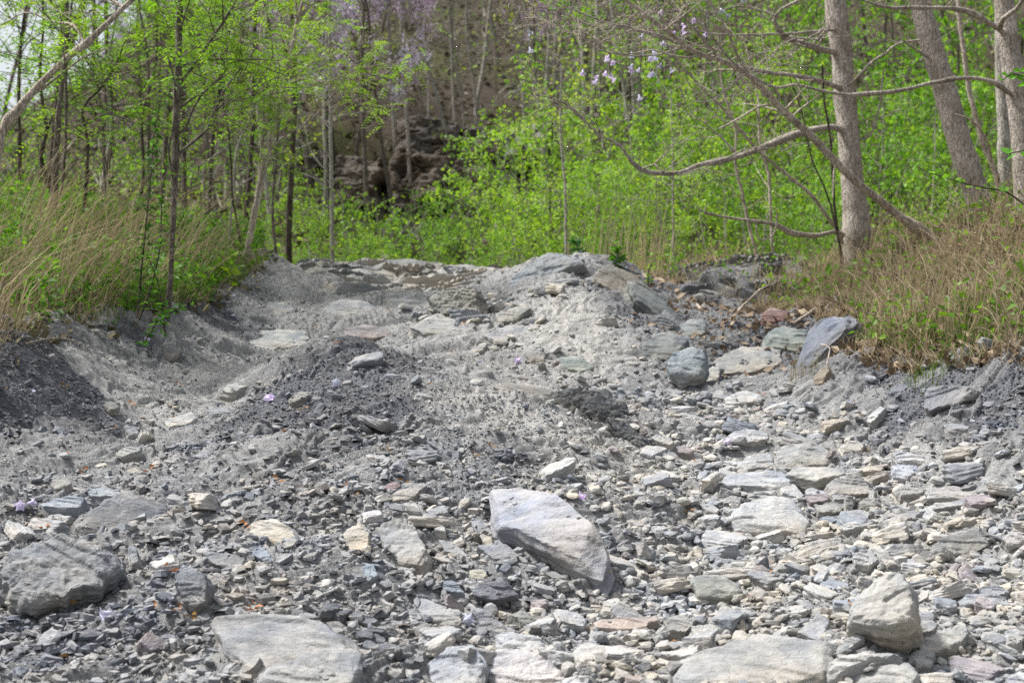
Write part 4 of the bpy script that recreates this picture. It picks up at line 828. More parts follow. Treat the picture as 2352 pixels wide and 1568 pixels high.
def sapling(seed, h, r, nb, brL, zone, leaf, barkm, name, stems=1, lean=.05, pin=False, dens=1., flower=False, twl=1, leafc=((.15, .34, .03), (.27, .46, .06)), per=2, ratio=.62):
    """prototype tree at the origin: thing > trunk, crown"""
    rng = np.random.default_rng(seed); t = MB(); f = MB(); sites = []
    for s in range(stems):
        d = unit([rng.normal()*(lean+.16*(stems > 1)), rng.normal()*(lean+.16*(stems > 1)), 1]); m = 14; P = [np.array([rng.normal()*.06*(stems > 1), rng.normal()*.06*(stems > 1), -.15])]; hh = h*rng.uniform(.7, 1)
        if stems == 1: hh = h
        for i in range(m): d = unit(d+rng.normal(0, .045, 3)*[1, 1, .3]+[0, 0, .02]); P.append(P[-1]+d*hh/m)
        P = np.array(P); R = r*(1-np.linspace(0, 1, m+1)**1.1*.85); P, R = resample(P, R, .09); tube(t, P, R, 7); m = len(P)-1
        for j in range(nb):
            u = rng.uniform(*zone); i = int(u*m); q = P[i]+(P[min(i+1, m)]-P[i])*(u*m-i); az = rng.uniform(0, 6.28)
            nd = [math.cos(az), math.sin(az), rng.uniform(.15, .9)]
            grow(t, q, nd, brL*rng.uniform(.55, 1.1)*(1.15-.6*u), max(R[i]*.4, .002), twl, rng, sites, 4, 4, .8, .4, .13)
    root = empty(name); t.build("trunk", barkm, root)
    if sites and leaf:
        P = np.repeat(np.array([s[0] for s in sites]), per, 0); D = np.repeat(np.array([s[1] for s in sites]), per, 0)
        k = rng.random(len(P)) < dens; P = P[k]; D = D[k]; P = P+rng.normal(0, leaf*.5, P.shape); D = unit_rows(D+rng.normal(0, .6, D.shape))
        if pin: pinnate(f, P, D, rng, .17, 6, leaf)
        else: leaves(f, P, D, leaf*rng.uniform(.6, 1.2, len(P)), ratio, lcol(len(P), rng, *leafc), rng, .45)
        f.build("crown", M_LEAF, root)
    if flower:
        fl = MB(); P = np.repeat(np.array([s[0] for s in sites]), 7, 0); k = np.repeat(rng.random(len(sites)) < .5, 7); P = P[k]+rng.normal(0, .05, (k.sum(), 3))*[1, 1, 1.8]
        leaves(fl, P, rng.normal(0, 1, P.shape)+[0, 0, -.6], .075, .6, lcol(len(P), rng, (.42, .36, .46), (.60, .54, .66), .12), rng, .3); fl.build("blossom", M_PETAL, root)
    return root
def copy_tree(root):
    r = root.copy(); COL.objects.link(r)
    for ch in root.children:
        c = ch.copy(); COL.objects.link(c); c.parent = r
    return r
def hz(x, y): return float(H(np.array([x]), np.array([y]))[0])
used = set()
def put(root, U, Y, s, rz, label, cat, group, rngtilt=0.):
    o = root if root.name not in used else copy_tree(root)
    used.add(root.name); x = (U-1176)/1176*.36*Y
    o.location = (x, Y, hz(x, Y)-.05); o.scale = (s, s, s); o.rotation_euler = (0, rngtilt, rz)
    tag(o, label, cat, group); return o
rv = np.random.default_rng(99)

# ---- background shrubs and saplings beyond the crest
SH = [sapling(200+k, 2.3, .016, 9, .95, (.05, 1), .062, M_BARKP, "leafy_shrub", stems=4, lean=.12, per=3, dens=.9) for k in range(4)]
SH2 = [sapling(220+k, 3.6, .022, 20, 1.1, (.12, 1), .066, M_BARKM, "leafy_sapling", per=3, dens=.8, leafc=((.10, .27, .02), (.22, .41, .045))) for k in range(4)]
THIN = [sapling(240+k, 6.0, .032, 22, 1.0, (.12, 1), .055, M_BARKP, "slender_tree", per=1, dens=.7, leafc=((.24, .33, .06), (.36, .42, .12))) for k in range(4)]
BARE = [sapling(260+k, 7.0, .045, 16, 1.6, (.25, 1), .05, M_BARKM, "woodland_tree", per=1, dens=.22, twl=2, leafc=((.12, .24, .02), (.2, .32, .04))) for k in range(3)]
LOC = [sapling(280+k, 6.0, .04, 12, 1.3, (.3, 1), .038, M_BARKD, "locust_tree", pin=True, per=1, dens=.5) for k in range(3)]
LIL = [sapling(300+k, 7.5, .05, 16, 1.9, (.35, 1), .03, M_BARKM, "lilac_blossom_tree", per=1, dens=.05, flower=True, twl=2) for k in range(2)]
def where(U, Y):
    s = "left of the cliff" if U < 850 else "below the cliff" if U < 1230 else "right of the cliff" if U < 1700 else "beyond the right bank trees"
    d = "behind the ledge" if Y < 14.3 else "low on the hill" if Y < 18 else "further up the hill" if Y < 24 else "high on the hill"
    return d+", "+s
def row(protos, us, y0, y1, s0, s1, desc, cat, group, ju=35):
    for U in us:
        U = U+rv.uniform(-ju, ju); Y = rv.uniform(y0, y1); s = rv.uniform(s0, s1)
        put(protos[rv.integers(len(protos))], U, Y, s, rv.uniform(0, 6.28), f"{desc}, {where(U, Y)}", cat, group, rv.normal()*.04)
row(SH, range(600, 1180, 70), 12.5, 14, .28, .42, "bright green many stemmed shrub", "shrub", "green shrubs beyond the crest")
row(SH, range(1180, 2000, 75), 12.6, 14, .5, .75, "bright green many stemmed shrub", "shrub", "green shrubs beyond the crest")
row(SH, range(620, 1150, 95), 14.2, 17.5, .3, .5, "bright green many stemmed shrub", "shrub", "green shrubs beyond the crest")
row(SH, range(1150, 2350, 85), 14.2, 17, .7, 1.05, "bright green many stemmed shrub", "shrub", "green shrubs beyond the crest")
row(SH2, range(1290, 2400, 85), 15, 18.5, .8, 1.15, "leafy young tree with fresh green leaves", "sapling", "leafy saplings on the slope")
row(SH2, [1650, 1850, 2050, 2250], 19, 24, 1.0, 1.4, "leafy young tree with fresh green leaves", "sapling", "leafy saplings on the slope")
row(SH2, [-20, 120, 300, 470, 610], 14, 18, .55, .8, "leafy young tree with fresh green leaves", "sapling", "leafy saplings on the slope")
row(THIN, [640, 740, 1250, 1240, 1310, 1360, 1420, 1480], 16, 20, .8, 1.15, "slender tree with tiny yellow green leaves", "tree", "slender trees on the hillside")
row(THIN, [600, 690, 770, 930, 1010, 1100, 1190, 1280, 1280, 1340, 1440, 1530, 1650], 21, 27, 1.0, 1.4, "slender tree with tiny yellow green leaves", "tree", "slender trees on the hillside")
row(BARE, [30, 150, 260, 420, 520, 640, 760, 880, 1230, 1420, 1500, 1620], 19, 25, .7, 1.0, "thin brown woodland tree almost bare", "tree", "nearly bare trees on the hillside")
row(BARE, [100, 350, 560, 700, 800, 930, 1000, 1130, 1200, 1330, 1560, 1800, 2000, 2200], 26, 34, .8, 1.2, "thin brown woodland tree almost bare", "tree", "nearly bare trees on the hillside")
row(LOC, [90, 250, 330, 450, 560, 640], 11.5, 15, .6, .85, "dark stemmed tree with feathery green leaves", "tree", "feathery leaved trees on the left")
row(LOC, [740, 1900, 2100, 2300], 22, 28, 1.1, 1.4, "dark stemmed tree with feathery green leaves", "tree", "feathery leaved trees on the hillside")
row(LIL, [300, 360, 420, 480, 540, 600, 660, 720, 780, 840, 880], 17, 24, .45, .8, "tree covered in pale lilac blossom", "tree", "lilac flowering trees on the hillside")
row(LIL, [1330, 2010, 2100], 21, 26, .6, .8, "tree covered in pale lilac blossom", "tree", "lilac flowering trees on the hillside")
def polytree(name, label, paths, mat, cat="tree", group=None, knob=0., extra=None, k=9, crown=None):
    """a tree traced from the photograph: paths of (U, V, width) at distances Y0..Y1, each a real tapering limb"""
    b = paths[0][0][0]; Y0 = paths[0][1]; base_ = at(b[0], b[1], Y0); root = empty(name, base_); t = MB(); allp = []
    for ip, (pts, ya, yb) in enumerate(paths):
        if ip: pts = [(u, v, wd*.86) for u, v, wd in pts]
        P = np.array([at(u, v, ya+(yb-ya)*i/(len(pts)-1)) for i, (u, v, _) in enumerate(pts)]); R = np.array([mpx(wd, ya)/2 for _, _, wd in pts])
        if allp:
            A_ = np.vstack([a for a, _ in allp]); dd_ = np.linalg.norm(A_-P[0], axis=1); 
            if dd_.min() < .9: dl_ = A_[dd_.argmin()]-P[0]; P[0] = P[0]+dl_; P[1] = P[1]+dl_*.4
        P, R = resample(P, R, .05, 0, .0012 if R.max() < .02 else .001)
        if knob: R = R*(1+knob*(.22 if R.max() > .05 else 1)*np.maximum(0, vn(np.arange(len(R))*.33, np.full(len(R), float(pts[0][0]))))**2*2.)
        tube(t, P, R, k if R.max() > .012 else 6, knobby=.04 if R.max() > .02 else 0.); allp.append((P, R))
    if crown: crown(t, allp, root, base_)
    t.build("trunk", mat, root, base_, True); 
    tag(root, label, cat, group); return root, allp
def ext(pts, V2, wd=None, du=0):       # carry a stem on above the frame
    u, v, w_ = pts[-1]; return pts+[(u+du, V2, wd or w_*.8)]
def twigs(n, zone, L, rng, leaf=None, dens=.6, lev=1, droop=0., pn=True, leafc=((.12, .27, .02), (.2, .36, .035)), sz=.03, updir=.5, which=None, per=1):
    def f(t, allp, root, base_):
        sites = []
        for j in range(n):
            P, R = allp[rng.integers(len(allp)) if which is None else which[rng.integers(len(which))]]; i = int(rng.uniform(*zone)*(len(P)-1)); az = rng.uniform(0, 6.28)
            grow(t, P[i], [math.cos(az), .5*math.sin(az), updir*rng.uniform(.2, 1.2)], L*rng.uniform(.5, 1.1), max(min(R[i]*.4, .008), .002), lev, rng, sites, 5, 4, .75, .3, .14)
        if leaf and sites:
            f_ = MB(); P = np.repeat(np.array([s[0] for s in sites]), per, 0); D = np.repeat(np.array([s[1] for s in sites]), per, 0); q = rng.random(len(P)) < dens; P = P[q]; D = unit_rows(D[q]+rng.normal(0, .4, (q.sum(), 3)))
            if pn: pinnate(f_, P, D, rng, .13, 6, sz)
            else: leaves(f_, P, D, sz*rng.uniform(.6, 1.2, len(P)), .6, lcol(len(P), rng, *leafc), rng, .5)
            f_.build("crown", M_LEAF, root, base_)
    return f
# ---- the trees of the right bank
polytree("bank_tree", "straight grey barked tree in the gully edge, with many bare drooping branches", [
    ([(1962,640,74),(1962,612,60),(1967,512,54),(1957,410,52),(1949,307,51),(1939,205,49),(1931,103,47),(1918,0,46),(1905,-300,38),(1900,-700,26)], 8.9, 8.9),
    ([(1913,128,18),(1880,116,17),(1852,103,16),(1806,87,14),(1780,51,10),(1795,22,7),(1860,-10,5)], 8.85, 8.4),
    ([(1930,300,20),(1905,290,17),(1852,302,16),(1780,328,15),(1698,359,14),(1637,374,13),(1596,382,11),(1560,397,9),(1493,397,8),(1455,376,7),(1421,333,6),(1383,314,5),(1345,281,5),(1298,238,4),(1230,215,3)], 8.85, 7.9),
    ([(1925,205,16),(1905,195,14),(1852,179,12),(1749,164,11),(1688,149,11),(1596,118,9),(1560,100,8),(1493,77,7),(1400,55,5),(1300,15,4),(1240,-20,3)], 8.85, 7.8),
    ([(1925,70,10),(1903,69,8),(1826,77,7),(1775,79,6),(1647,79,5),(1560,59,4),(1500,58,3)], 8.85, 8.2),
    ([(1950,205,10),(1967,190,8),(1995,149,7),(2036,123,7),(2062,100,6),(2113,92,5)], 8.85, 8.7),
    ([(1960,330,8),(1977,323,6),(2000,310,6),(2011,277,6),(2021,236,5),(2030,160,4)], 8.85, 8.9),
    ([(1688,149,9),(1640,120,7),(1590,60,6),(1540,10,5),(1500,-30,4)], 8.3, 8.1),
    ([(1749,164,6),(1700,190,5),(1640,230,4),(1600,235,3)], 8.4, 8.2),
    ([(1421,333,4),(1400,350,4),(1380,300,3),(1330,255,3),(1262,245,2)], 8.0, 7.9),
    ([(1596,118,6),(1520,130,5),(1440,128,5),(1370,110,4),(1310,60,3),(1260,25,3)], 8.2, 7.7),
    ([(1493,77,5),(1430,60,4),(1360,60,4),(1290,30,3),(1200,10,3)], 8.0, 7.6),
    ([(1698,359,5),(1640,300,4),(1590,260,3),(1560,200,3)], 8.6, 8.5),
    ([(1780,51,5),(1700,20,4),(1640,30,3),(1560,10,3)], 8.5, 8.3)],
    M_BARK, knob=.5, crown=twigs(85, (.3, 1.), .42, np.random.default_rng(1), which=list(range(1, 14)), lev=1), k=14)
polytree("bank_tree", "thick grey barked tree leaning left at the top of the right bank", [
    ([(2285,560,66),(2262,505,57),(2231,410,56),(2198,307,54),(2170,205,52),(2139,103,50),(2113,0,49),(2060,-300,40),(2030,-650,26)], 8.8, 8.8),
    ([(2150,140,10),(2100,110,7),(2075,95,5)], 8.75, 8.6)], M_BARK, knob=.3, k=14, crown=twigs(6, (.5, 1.), .6, np.random.default_rng(2), lev=1))
polytree("bank_tree", "rough barked tree with black scars at the right border, limbs reaching left", [
    ([(2372,560,60),(2358,470,52),(2346,307,49),(2334,205,46),(2318,103,46),(2308,0,44),(2300,-350,36)], 8.3, 8.3),
    ([(2330,215,12),(2308,205,10),(2282,190,10),(2226,179,10),(2159,187,9),(2082,205,9),(2031,213,8),(1954,218,8),(1893,210,8),(1852,200,7),(1821,195,7),(1795,202,7),(1765,195,6),(1713,164,6),(1680,140,5),(1640,90,5),(1590,30,4),(1560,-20,3)], 8.25, 7.6),
    ([(2310,85,16),(2293,67,14),(2252,41,12),(2211,23,10),(2149,18,9),(2057,19,8),(2026,15,7),(1985,3,6),(1940,-20,4)], 8.25, 7.9),
    ([(2345,110,18),(2325,60,14),(2335,20,12),(2352,-10,10)], 8.1, 7.9)], M_BARK, knob=.4, k=14, crown=twigs(12, (.3, 1.), .5, np.random.default_rng(3), lev=1, which=[1, 2]))
polytree("bank_tree", "pale slim tree standing between the two thick ones of the right bank", [
    ([(2312,520,34),(2308,487,31),(2305,307,29),(2300,205,27),(2296,60,24),(2290,-300,18)], 9.3, 9.3)], M_BARKP, k=10)
polytree("bank_sapling", "thin brown stem crossing between the leaning tree and the border tree", [
    ([(2305,500,14),(2287,400,14),(2262,340,13),(2246,287,12),(2226,205,12),(2211,103,11),(2200,0,11),(2190,-200,8)], 8.6, 8.6),
    ([(2310,370,7),(2280,320,6),(2230,275,5),(2192,262,4)], 8.4, 8.3)], M_TWIG, cat="sapling")
polytree("leaning_pole", "dead grey sapling leaning up to the left across the main tree", [
    ([(2190,600,24),(2170,574,22),(2125,535,21),(2072,502,20),(2016,456,18),(1972,423,18),(1903,354,17),(1852,302,16),(1800,256,16),(1739,190,15),(1700,160,13),(1647,136,11),(1595,120,10),(1560,95,10),(1493,41,9),(1450,10,8),(1400,-30,7)], 8.3, 7.5),
    ([(1775,237,7),(1740,243,6),(1700,270,5),(1650,297,4)], 7.9, 7.7),
    ([(1739,190,8),(1720,170,7),(1690,120,6),(1670,70,5),(1640,20,4),(1620,-20,3)], 7.8, 7.6),
    ([(1925,385,5),(1918,410,5),(1913,455,4)], 8.0, 8.0),
    ([(1625,125,6),(1560,130,5),(1500,115,5),(1430,125,4),(1350,90,3),(1265,60,2)], 7.7, 7.4)], M_TWIG, cat="dead tree", knob=.25, k=10, crown=twigs(26, (.5, 1.), .38, np.random.default_rng(4), lev=1, which=[0, 4]))
polytree("dead_branch", "low dead branch forking left from the foot of the main tree", [
    ([(1935,540,14),(1918,533,10),(1890,538,9),(1862,541,9),(1811,533,10),(1780,515,9),(1713,505,7),(1647,495,5),(1611,484,3)], 8.8, 8.3),
    ([(1713,508,5),(1729,538,5),(1749,551,5),(1775,540,4),(1783,518,4),(1785,490,3)], 8.5, 8.4),
    ([(1650,495,4),(1620,490,3),(1625,465,2)], 8.35, 8.3)], M_TWIG, cat="branch", knob=.5)
polytree("bank_sapling", "slim bare stem bending up to the left from the main tree base", [
    ([(1935,560,10),(1923,528,9),(1888,482,8),(1867,451,8),(1800,395,7),(1749,354,7),(1698,297,6),(1662,251,6),(1595,185,5),(1544,118,4),(1500,40,3)], 8.8, 8.4)], M_TWIG, cat="sapling", crown=twigs(8, (.4, 1.), .35, np.random.default_rng(5), lev=1))
polytree("hanging_vine", "reddish brown vine rising straight beside the main tree", [
    ([(1935,610,9),(1931,579,8),(1918,487,6),(1913,410,6),(1906,307,6),(1893,231,5),(1888,149,5)], 8.7, 8.6), ([(1925,540,6),(1900,450,5),(1863,359,4),(1845,270,4),(1815,180,3)], 8.7, 8.5)], M_BARKD, cat="vine")
for i, (pts, Yq, lab) in enumerate([([(1752,650,9),(1739,590,9),(1719,512,8),(1703,436,7),(1688,369,7),(1690,300,6),(1660,200,5),(1650,80,4)], 10.6, "curved dark sapling left of the low dead branch"),
        ([(1778,640,9),(1775,590,9),(1770,487,8),(1765,400,7),(1745,320,6),(1738,200,5),(1700,60,4)], 10.4, "straight dark sapling behind the low dead branch"),
        ([(1548,640,6),(1546,500,5),(1545,340,4),(1540,200,3)], 12, "thin pale sapling right of the straw coloured grass clump"),
        ([(1300,640,8),(1300,562,7),(1298,428,6),(1288,305,5),(1290,150,4)], 12.4, "thin whitish sapling rising behind the ridge boulder"),
        ([(764,640,11),(764,600,10),(762,461,9),(759,256,8),(757,50,7),(757,-100,6)], 12.6, "pale straight sapling standing behind the rock ledge")]):
    polytree("thin_sapling", lab, [(pts, Yq, Yq)], M_BARKP if i > 1 else M_TWIG, cat="sapling", k=7, crown=twigs(14, (.25, 1.), .8, np.random.default_rng(20+i), leaf=True, dens=.9, lev=1, pn=False, sz=.04, leafc=((.2, .36, .04), (.3, .42, .08)), per=2))
for i, (pts, lab) in enumerate([([(1047,315,7),(1041,214,6),(1036,100,5),(1031,0,5),(1028,-60,4)], "white stemmed birch, leftmost of three on top of the cliff"),
        ([(1071,318,8),(1062,248,7),(1052,180,7),(1041,119,6),(1040,0,5),(1040,-60,4)], "white stemmed birch, middle of three on top of the cliff"),
        ([(1095,285,7),(1093,240,7),(1088,190,7),(1078,120,7),(1072,71,7),(1072,0,6),(1072,-60,5)], "white stemmed birch, rightmost of three on top of the cliff"),
        ([(1326,245,6),(1324,120,5),(1321,0,5)], "lone white birch right of the cliff"), ([(1378,220,5),(1376,100,5),(1370,0,4)], "faint white birch behind the hanging lilac flowers"),
        ([(943,440,10),(940,380,9),(936,286,9),(930,200,9),(924,143,9),(921,0,8),(920,-60,7)], "tall brown trunk standing at the left side of the cliff"),
        ([(982,300,5),(985,200,5),(975,100,4),(980,-20,4)], "thin grey trunk between the cliff birches and the brown trunk")]):
    polytree("hillside_birch" if i < 5 else "hillside_tree", lab, [(pts, 21.6 if i == 5 else 23.5, 21.6 if i == 5 else 23.5)], M_BARKP if i != 5 else M_BARK, k=6, crown=twigs(9, (.35, 1.), .9, np.random.default_rng(40+i), leaf=True, dens=.5, lev=1, pn=False, sz=.05))
# ---- the trees of the left bank
LT = lambda s, n=16, L=.65, dens=.75, zone=(.4, 1.): twigs(n, zone, L, np.random.default_rng(s), leaf=True, dens=dens, lev=1, sz=.027)
polytree("leaning_tree", "smooth brown tree leaning in from the left border in a long arc", [
    ([(-60,560,30),(-30,430,26),(0,330,22),(10,292,20),(77,210,17),(154,133,15),(195,103,14),(240,60,13),(282,20,12),(330,-25,11),(420,-120,9)], 6.3, 6.5),
    ([(195,103,7),(170,60,6),(120,50,5),(60,30,4),(0,60,3)], 6.5, 6.7), ([(282,20,7),(240,-10,6),(190,-30,5)], 6.5, 6.5)], M_TWIG, knob=.35, k=12, crown=LT(60, 10, .6, .5, (.45, 1.)))
polytree("left_bank_tree", "straight grey trunk with forked base on the left bank", [
    ([(120,480,19),(125,446,17),(131,308,15),(141,205,12),(149,103,10),(154,0,9),(158,-150,8)], 8.3, 8.3), ([(142,470,10),(148,440,9),(151,307,8),(152,153,8),(160,50,6),(175,-60,5)], 8.4, 8.5)], M_BARKM, k=9, crown=LT(61, 16, .8))
polytree("left_bank_tree", "crooked black stemmed tree near the left border", [
    ([(115,440,12),(107,410,11),(92,359,11),(107,308,9),(97,231,8),(92,154,7),(100,60,6),(95,-60,5)], 8.8, 8.8), ([(107,308,7),(120,270,6),(150,240,5)], 8.8, 8.9)], M_BARKD, k=8, crown=LT(62, 14, .8))
polytree("left_bank_tree", "thin dark stem curving up behind the dry grass", [
    ([(190,490,9),(197,440,8),(202,333,7),(190,251,6),(225,210,5),(260,160,4),(290,90,3)], 8.8, 8.6)], M_BARKD, k=7, crown=LT(63, 14, .7))
polytree("left_bank_tree", "tallest left bank tree, whitish splintered trunk below and dark above", [
    ([(384,730,11),(387,707,11),(391,640,11),(395,564,13),(399,461,15),(403,385,17),(405,256,17),(410,128,17),(413,0,16),(416,-200,13)], 6.75, 6.9),
    ([(410,313,7),(425,300,7),(436,272,7),(461,220,6),(512,174,6),(533,144,5),(595,136,4),(640,140,3)], 6.85, 6.8),
    ([(405,362,8),(441,328,7),(477,297,7),(492,256,6),(520,200,5),(560,150,4)], 6.85, 7.0),
    ([(405,205,7),(441,154,7),(477,103,6),(512,51,6),(543,0,5),(570,-60,4)], 6.85, 7.0),
    ([(402,420,7),(388,330,6),(398,300,6),(402,200,5),(385,130,4)], 6.7, 6.6),
    ([(410,230,6),(350,200,5),(290,170,5),(240,190,4),(200,180,3)], 6.8, 6.6)], M_BARKM, knob=.3, k=11, crown=LT(64, 30, .6, .8))
polytree("left_bank_tree", "two toned tree leaning right at the foot of the left bank", [
    ([(560,610,17),(567,579,15),(590,461,15),(605,385,14),(625,308,13),(651,205,11),(667,128,10),(682,51,9),(697,0,8),(720,-120,6)], 9.0, 9.0),
    ([(590,461,8),(597,380,8),(605,300,8),(605,200,7),(600,80,6),(612,-60,5)], 9.0, 9.2), ([(651,205,6),(690,180,5),(740,190,4),(800,170,3)], 9.0, 8.8), ([(615,350,5),(660,310,5),(720,270,4),(770,210,3)], 9.0, 8.7)], M_TWIG, knob=.3, k=10, crown=LT(65, 24, .75, .85))
polytree("left_bank_tree", "thin black wavy stem left of the two toned tree", [
    ([(553,560,6),(551,543,5),(540,490,5),(533,436,5),(528,333,5),(513,231,4),(500,150,3),(470,60,3)], 8.8, 8.7)], M_BARKD, k=6, crown=LT(66, 10, .6))
polytree("left_bank_tree", "thin pale stem forking left of the two toned tree", [
    ([(527,560,6),(528,533,6),(536,436,6),(543,349,6),(559,308,5),(585,240,5),(605,120,4),(615,0,3)], 8.9, 9.0), ([(536,436,5),(560,420,4),(590,400,3)], 8.9, 8.9), ([(430,520,5),(435,440,5),(470,380,4),(530,330,4),(556,300,3)], 8.7, 8.9)], M_BARKP, k=6, crown=LT(67, 12, .7))
for i, (u, y, d, mt) in enumerate([(40, 9.6, .02, M_BARKD), (250, 9.8, -.03, M_BARKM), (300, 10.6, .05, M_BARKD), (345, 9.4, -.02, M_BARKM), (475, 10.4, .05, M_BARKD), (500, 11.2, -.05, M_BARKM), (230, 11.5, .03, M_BARKP), (640, 11.4, -.02, M_BARKM)]):
    g_ = hz((u-1176)/1176*.36*y, y); v0 = 784-(g_-CZ)/(.24*y)*784
    pts = [(u, v0+15, 11-i % 4)]
    for q in range(1, 7): pts.append((u+d*q*260+rv.normal()*8, v0-q*130, (11-i % 4)*(1-q*.1)))
    polytree("left_bank_tree", "slim background stem on the left bank, " + ["beside the left border", "behind the dry grass", "dark, left of the splintered trunk", "just left of the splintered trunk", "dark, right of the splintered trunk", "between splintered and two toned trees", "pale, deep in the dry grass", "behind the two toned tree"][i], [(pts, y, y)], mt, k=6, crown=LT(80+i, 16, .8))

# ---- the leafy upright shrub and weeds of the left bank
def leafy_stem(name, label, pts, Y, leaf, colr, n=40, cat="shrub", mat=None, broad=.55, pair=True, group=None, droop=.2):
    rng = np.random.default_rng(int(pts[0][0]+pts[0][1]))
    b_ = at(pts[0][0], pts[0][1], Y); root = empty(name, b_); t = MB(); f = MB()
    P = np.array([at(u, v, Y+rng.normal()*.01) for u, v in pts]); R = np.linspace(mpx(5, Y)/2, mpx(2, Y)/2, len(pts)); P, R = resample(P, R, .04); tube(t, P, R, 5)
    idx = np.linspace(len(P)*.08, len(P)-1, n).astype(int); az = np.arange(n)*1.57+rng.normal(0, .6, n); D = np.stack([np.cos(az), np.sin(az), rng.uniform(-.3, .8, n)], -1)
    for sg in (1, -1): leaves(f, P[idx]+rng.normal(0, .008, (n, 3)), D*[sg, sg, 1]+rng.normal(0, .25, (n, 3)), leaf*rng.uniform(.6, 1.1, n), broad, lcol(n, rng, colr, tuple(c*1.7 for c in colr)), rng, .5, droop)
    t.build("stem", mat or M_BARKD, root, b_); f.build("foliage", M_LEAF, root, b_); tag(root, label, cat, group); return root
leafy_stem("leafy_shrub", "tall upright shrub stem with paired dark green leaves beside the splintered trunk", [(315,730),(325,620),(335,520),(345,420),(352,330),(366,240)], 6.3, .042, (.045,.12,.02), 46)
leafy_stem("leafy_shrub", "second leafy stem bending right near the splintered trunk", [(320,735),(350,650),(368,560),(372,450),(385,380)], 6.2, .038, (.06,.15,.02), 34)
leafy_stem("leafy_shrub", "short leafy stem at the foot of the splintered trunk", [(380,770),(372,700),(360,640),(340,590)], 6.15, .04, (.05,.14,.02), 24)
leafy_stem("leafy_shrub", "low dark green sprig hanging over the left bank lip", [(330,790),(360,740),(400,715),(430,700)], 6.1, .04, (.05,.13,.02), 22)
leafy_stem("leafy_weed", "bright yellow green broad leaved weed below the two toned tree", [(500,640),(505,612),(520,600),(540,592)], 8.2, .09, (.2,.36,.02), 6, cat="weed", broad=.9)
leafy_stem("leafy_weed", "bright yellow green weed under the broad leaved one", [(520,660),(515,635),(530,620)], 8.1, .08, (.2,.36,.02), 5, cat="weed", broad=.9)
leafy_stem("leafy_shrub", "bushy green sprig against the two toned tree base", [(560,640),(540,600),(510,575),(490,560)], 8.8, .05, (.09,.22,.02), 26)
leafy_stem("leafy_shrub", "green sprig spilling right of the two toned tree base", [(565,625),(590,600),(615,590)], 8.9, .05, (.09,.2,.02), 22)
leafy_stem("dark_fern", "small dark green evergreen sprig behind the ridge boulder", [(1340,610),(1330,575),(1318,550)], 9.3, .09, (.02,.07,.02), 22, cat="plant", broad=.3)
leafy_stem("leafy_shrub", "low green bush on the ridge right of the ridge boulder", [(1400,630),(1420,590),(1410,560)], 9.2, .07, (.06,.16,.02), 40, broad=.4)
leafy_stem("leafy_weed", "little yellow green weed on the dark slab ridge", [(1490,660),(1488,630),(1497,605)], 8.6, .035, (.16,.3,.03), 14, cat="weed")
leafy_stem("leafy_twig", "twig with round green leaves in front of the leaning tree", [(2352,470),(2310,440),(2262,432),(2210,420),(2145,400),(2110,385)], 6.4, .045, (.10,.24,.03), 10, cat="twig", broad=.9)
leafy_stem("leafy_twig", "fresh green leaf spray at the upper right border", [(2400,200),(2360,180),(2330,170),(2300,185)], 6.2, .06, (.09,.26,.02), 8, cat="twig", broad=.6)
leafy_stem("leafy_twig", "fresh green leaf spray lower at the right border", [(2400,350),(2360,345),(2310,355)], 6.2, .06, (.09,.26,.02), 6, cat="twig", broad=.5)

# ---- grass of the banks
def blades(n, rng, fx, L0, L1, lean, wd, colr, bend=.75):
    P = []
    while sum(len(p) for p in P) < n:
        x, y = fx(rng, 4000); P.append(np.stack([x, y], -1))
    P = np.concatenate(P)[:n]; z = H(P[:, 0], P[:, 1]); L = rng.uniform(L0, L1, n)*rng.uniform(.6, 1, n)
    cl = np.sin(P[:, 0]*9+P[:, 1]*7)*.5; az = rng.normal(0, .9, n)+cl; ld = np.stack([np.cos(az), np.sin(az)*.7-.2], -1)*1.0; ld[:, 0] = ld[:, 0]*.7+lean
    b = bend*rng.uniform(.3, 1.3, n); ts = np.array([0, .25, .5, .75, 1.]); V = np.zeros((n, 10, 3))
    side = np.stack([-ld[:, 1], ld[:, 0], np.zeros(n)], -1); side[:, 0] = np.abs(side[:, 0])+.8; side = unit_rows(side)
    for i, t in enumerate(ts):
        c = np.stack([P[:, 0]+ld[:, 0]*L*b*t*t, P[:, 1]+ld[:, 1]*L*b*t*t, z+L*(t-.38*b*t*t*t)-.01], -1); w_ = wd*(1.05-t)
        V[:, 2*i] = c-side*w_/2; V[:, 2*i+1] = c+side*w_/2
    base_ = (np.arange(n)*10)[:, None, None]; q = np.array([[0, 1, 3, 2], [2, 3, 5, 4], [4, 5, 7, 6], [6, 7, 9, 8]])[None]
    return V.reshape(-1, 3), (base_+q).reshape(-1, 4), np.repeat(colr(n, rng), 10, 0)
def reg(side, y0, y1, d0, d1, clump=2.2, thr=-.3):
    def f(rng, m):
        y = y0+(y1-y0)*rng.random(m); o = d0+(d1-d0)*rng.random(m)**1.3
        x = XL(y)-o if side < 0 else XR(y)+o; k = fbm(x*clump, y*clump, seed=70+(side > 0), o=2) > thr+rng.normal(0, .2, m)
        return x[k], y[k]
    return f
straw = lambda n, r: lcol(n, r, (.24, .18, .12), (.56, .46, .33), .35)
green = lambda n, r: lcol(n, r, (.07, .15, .02), (.17, .27, .045), .3)
def grassobj(name, label, lists):
    b = MB()
    for V, F, c in lists: b.add(V, [F], c)
    o = b.build(name, M_GRASS); tag(o, label, "grass", kind="stuff")
r5 = np.random.default_rng(31)
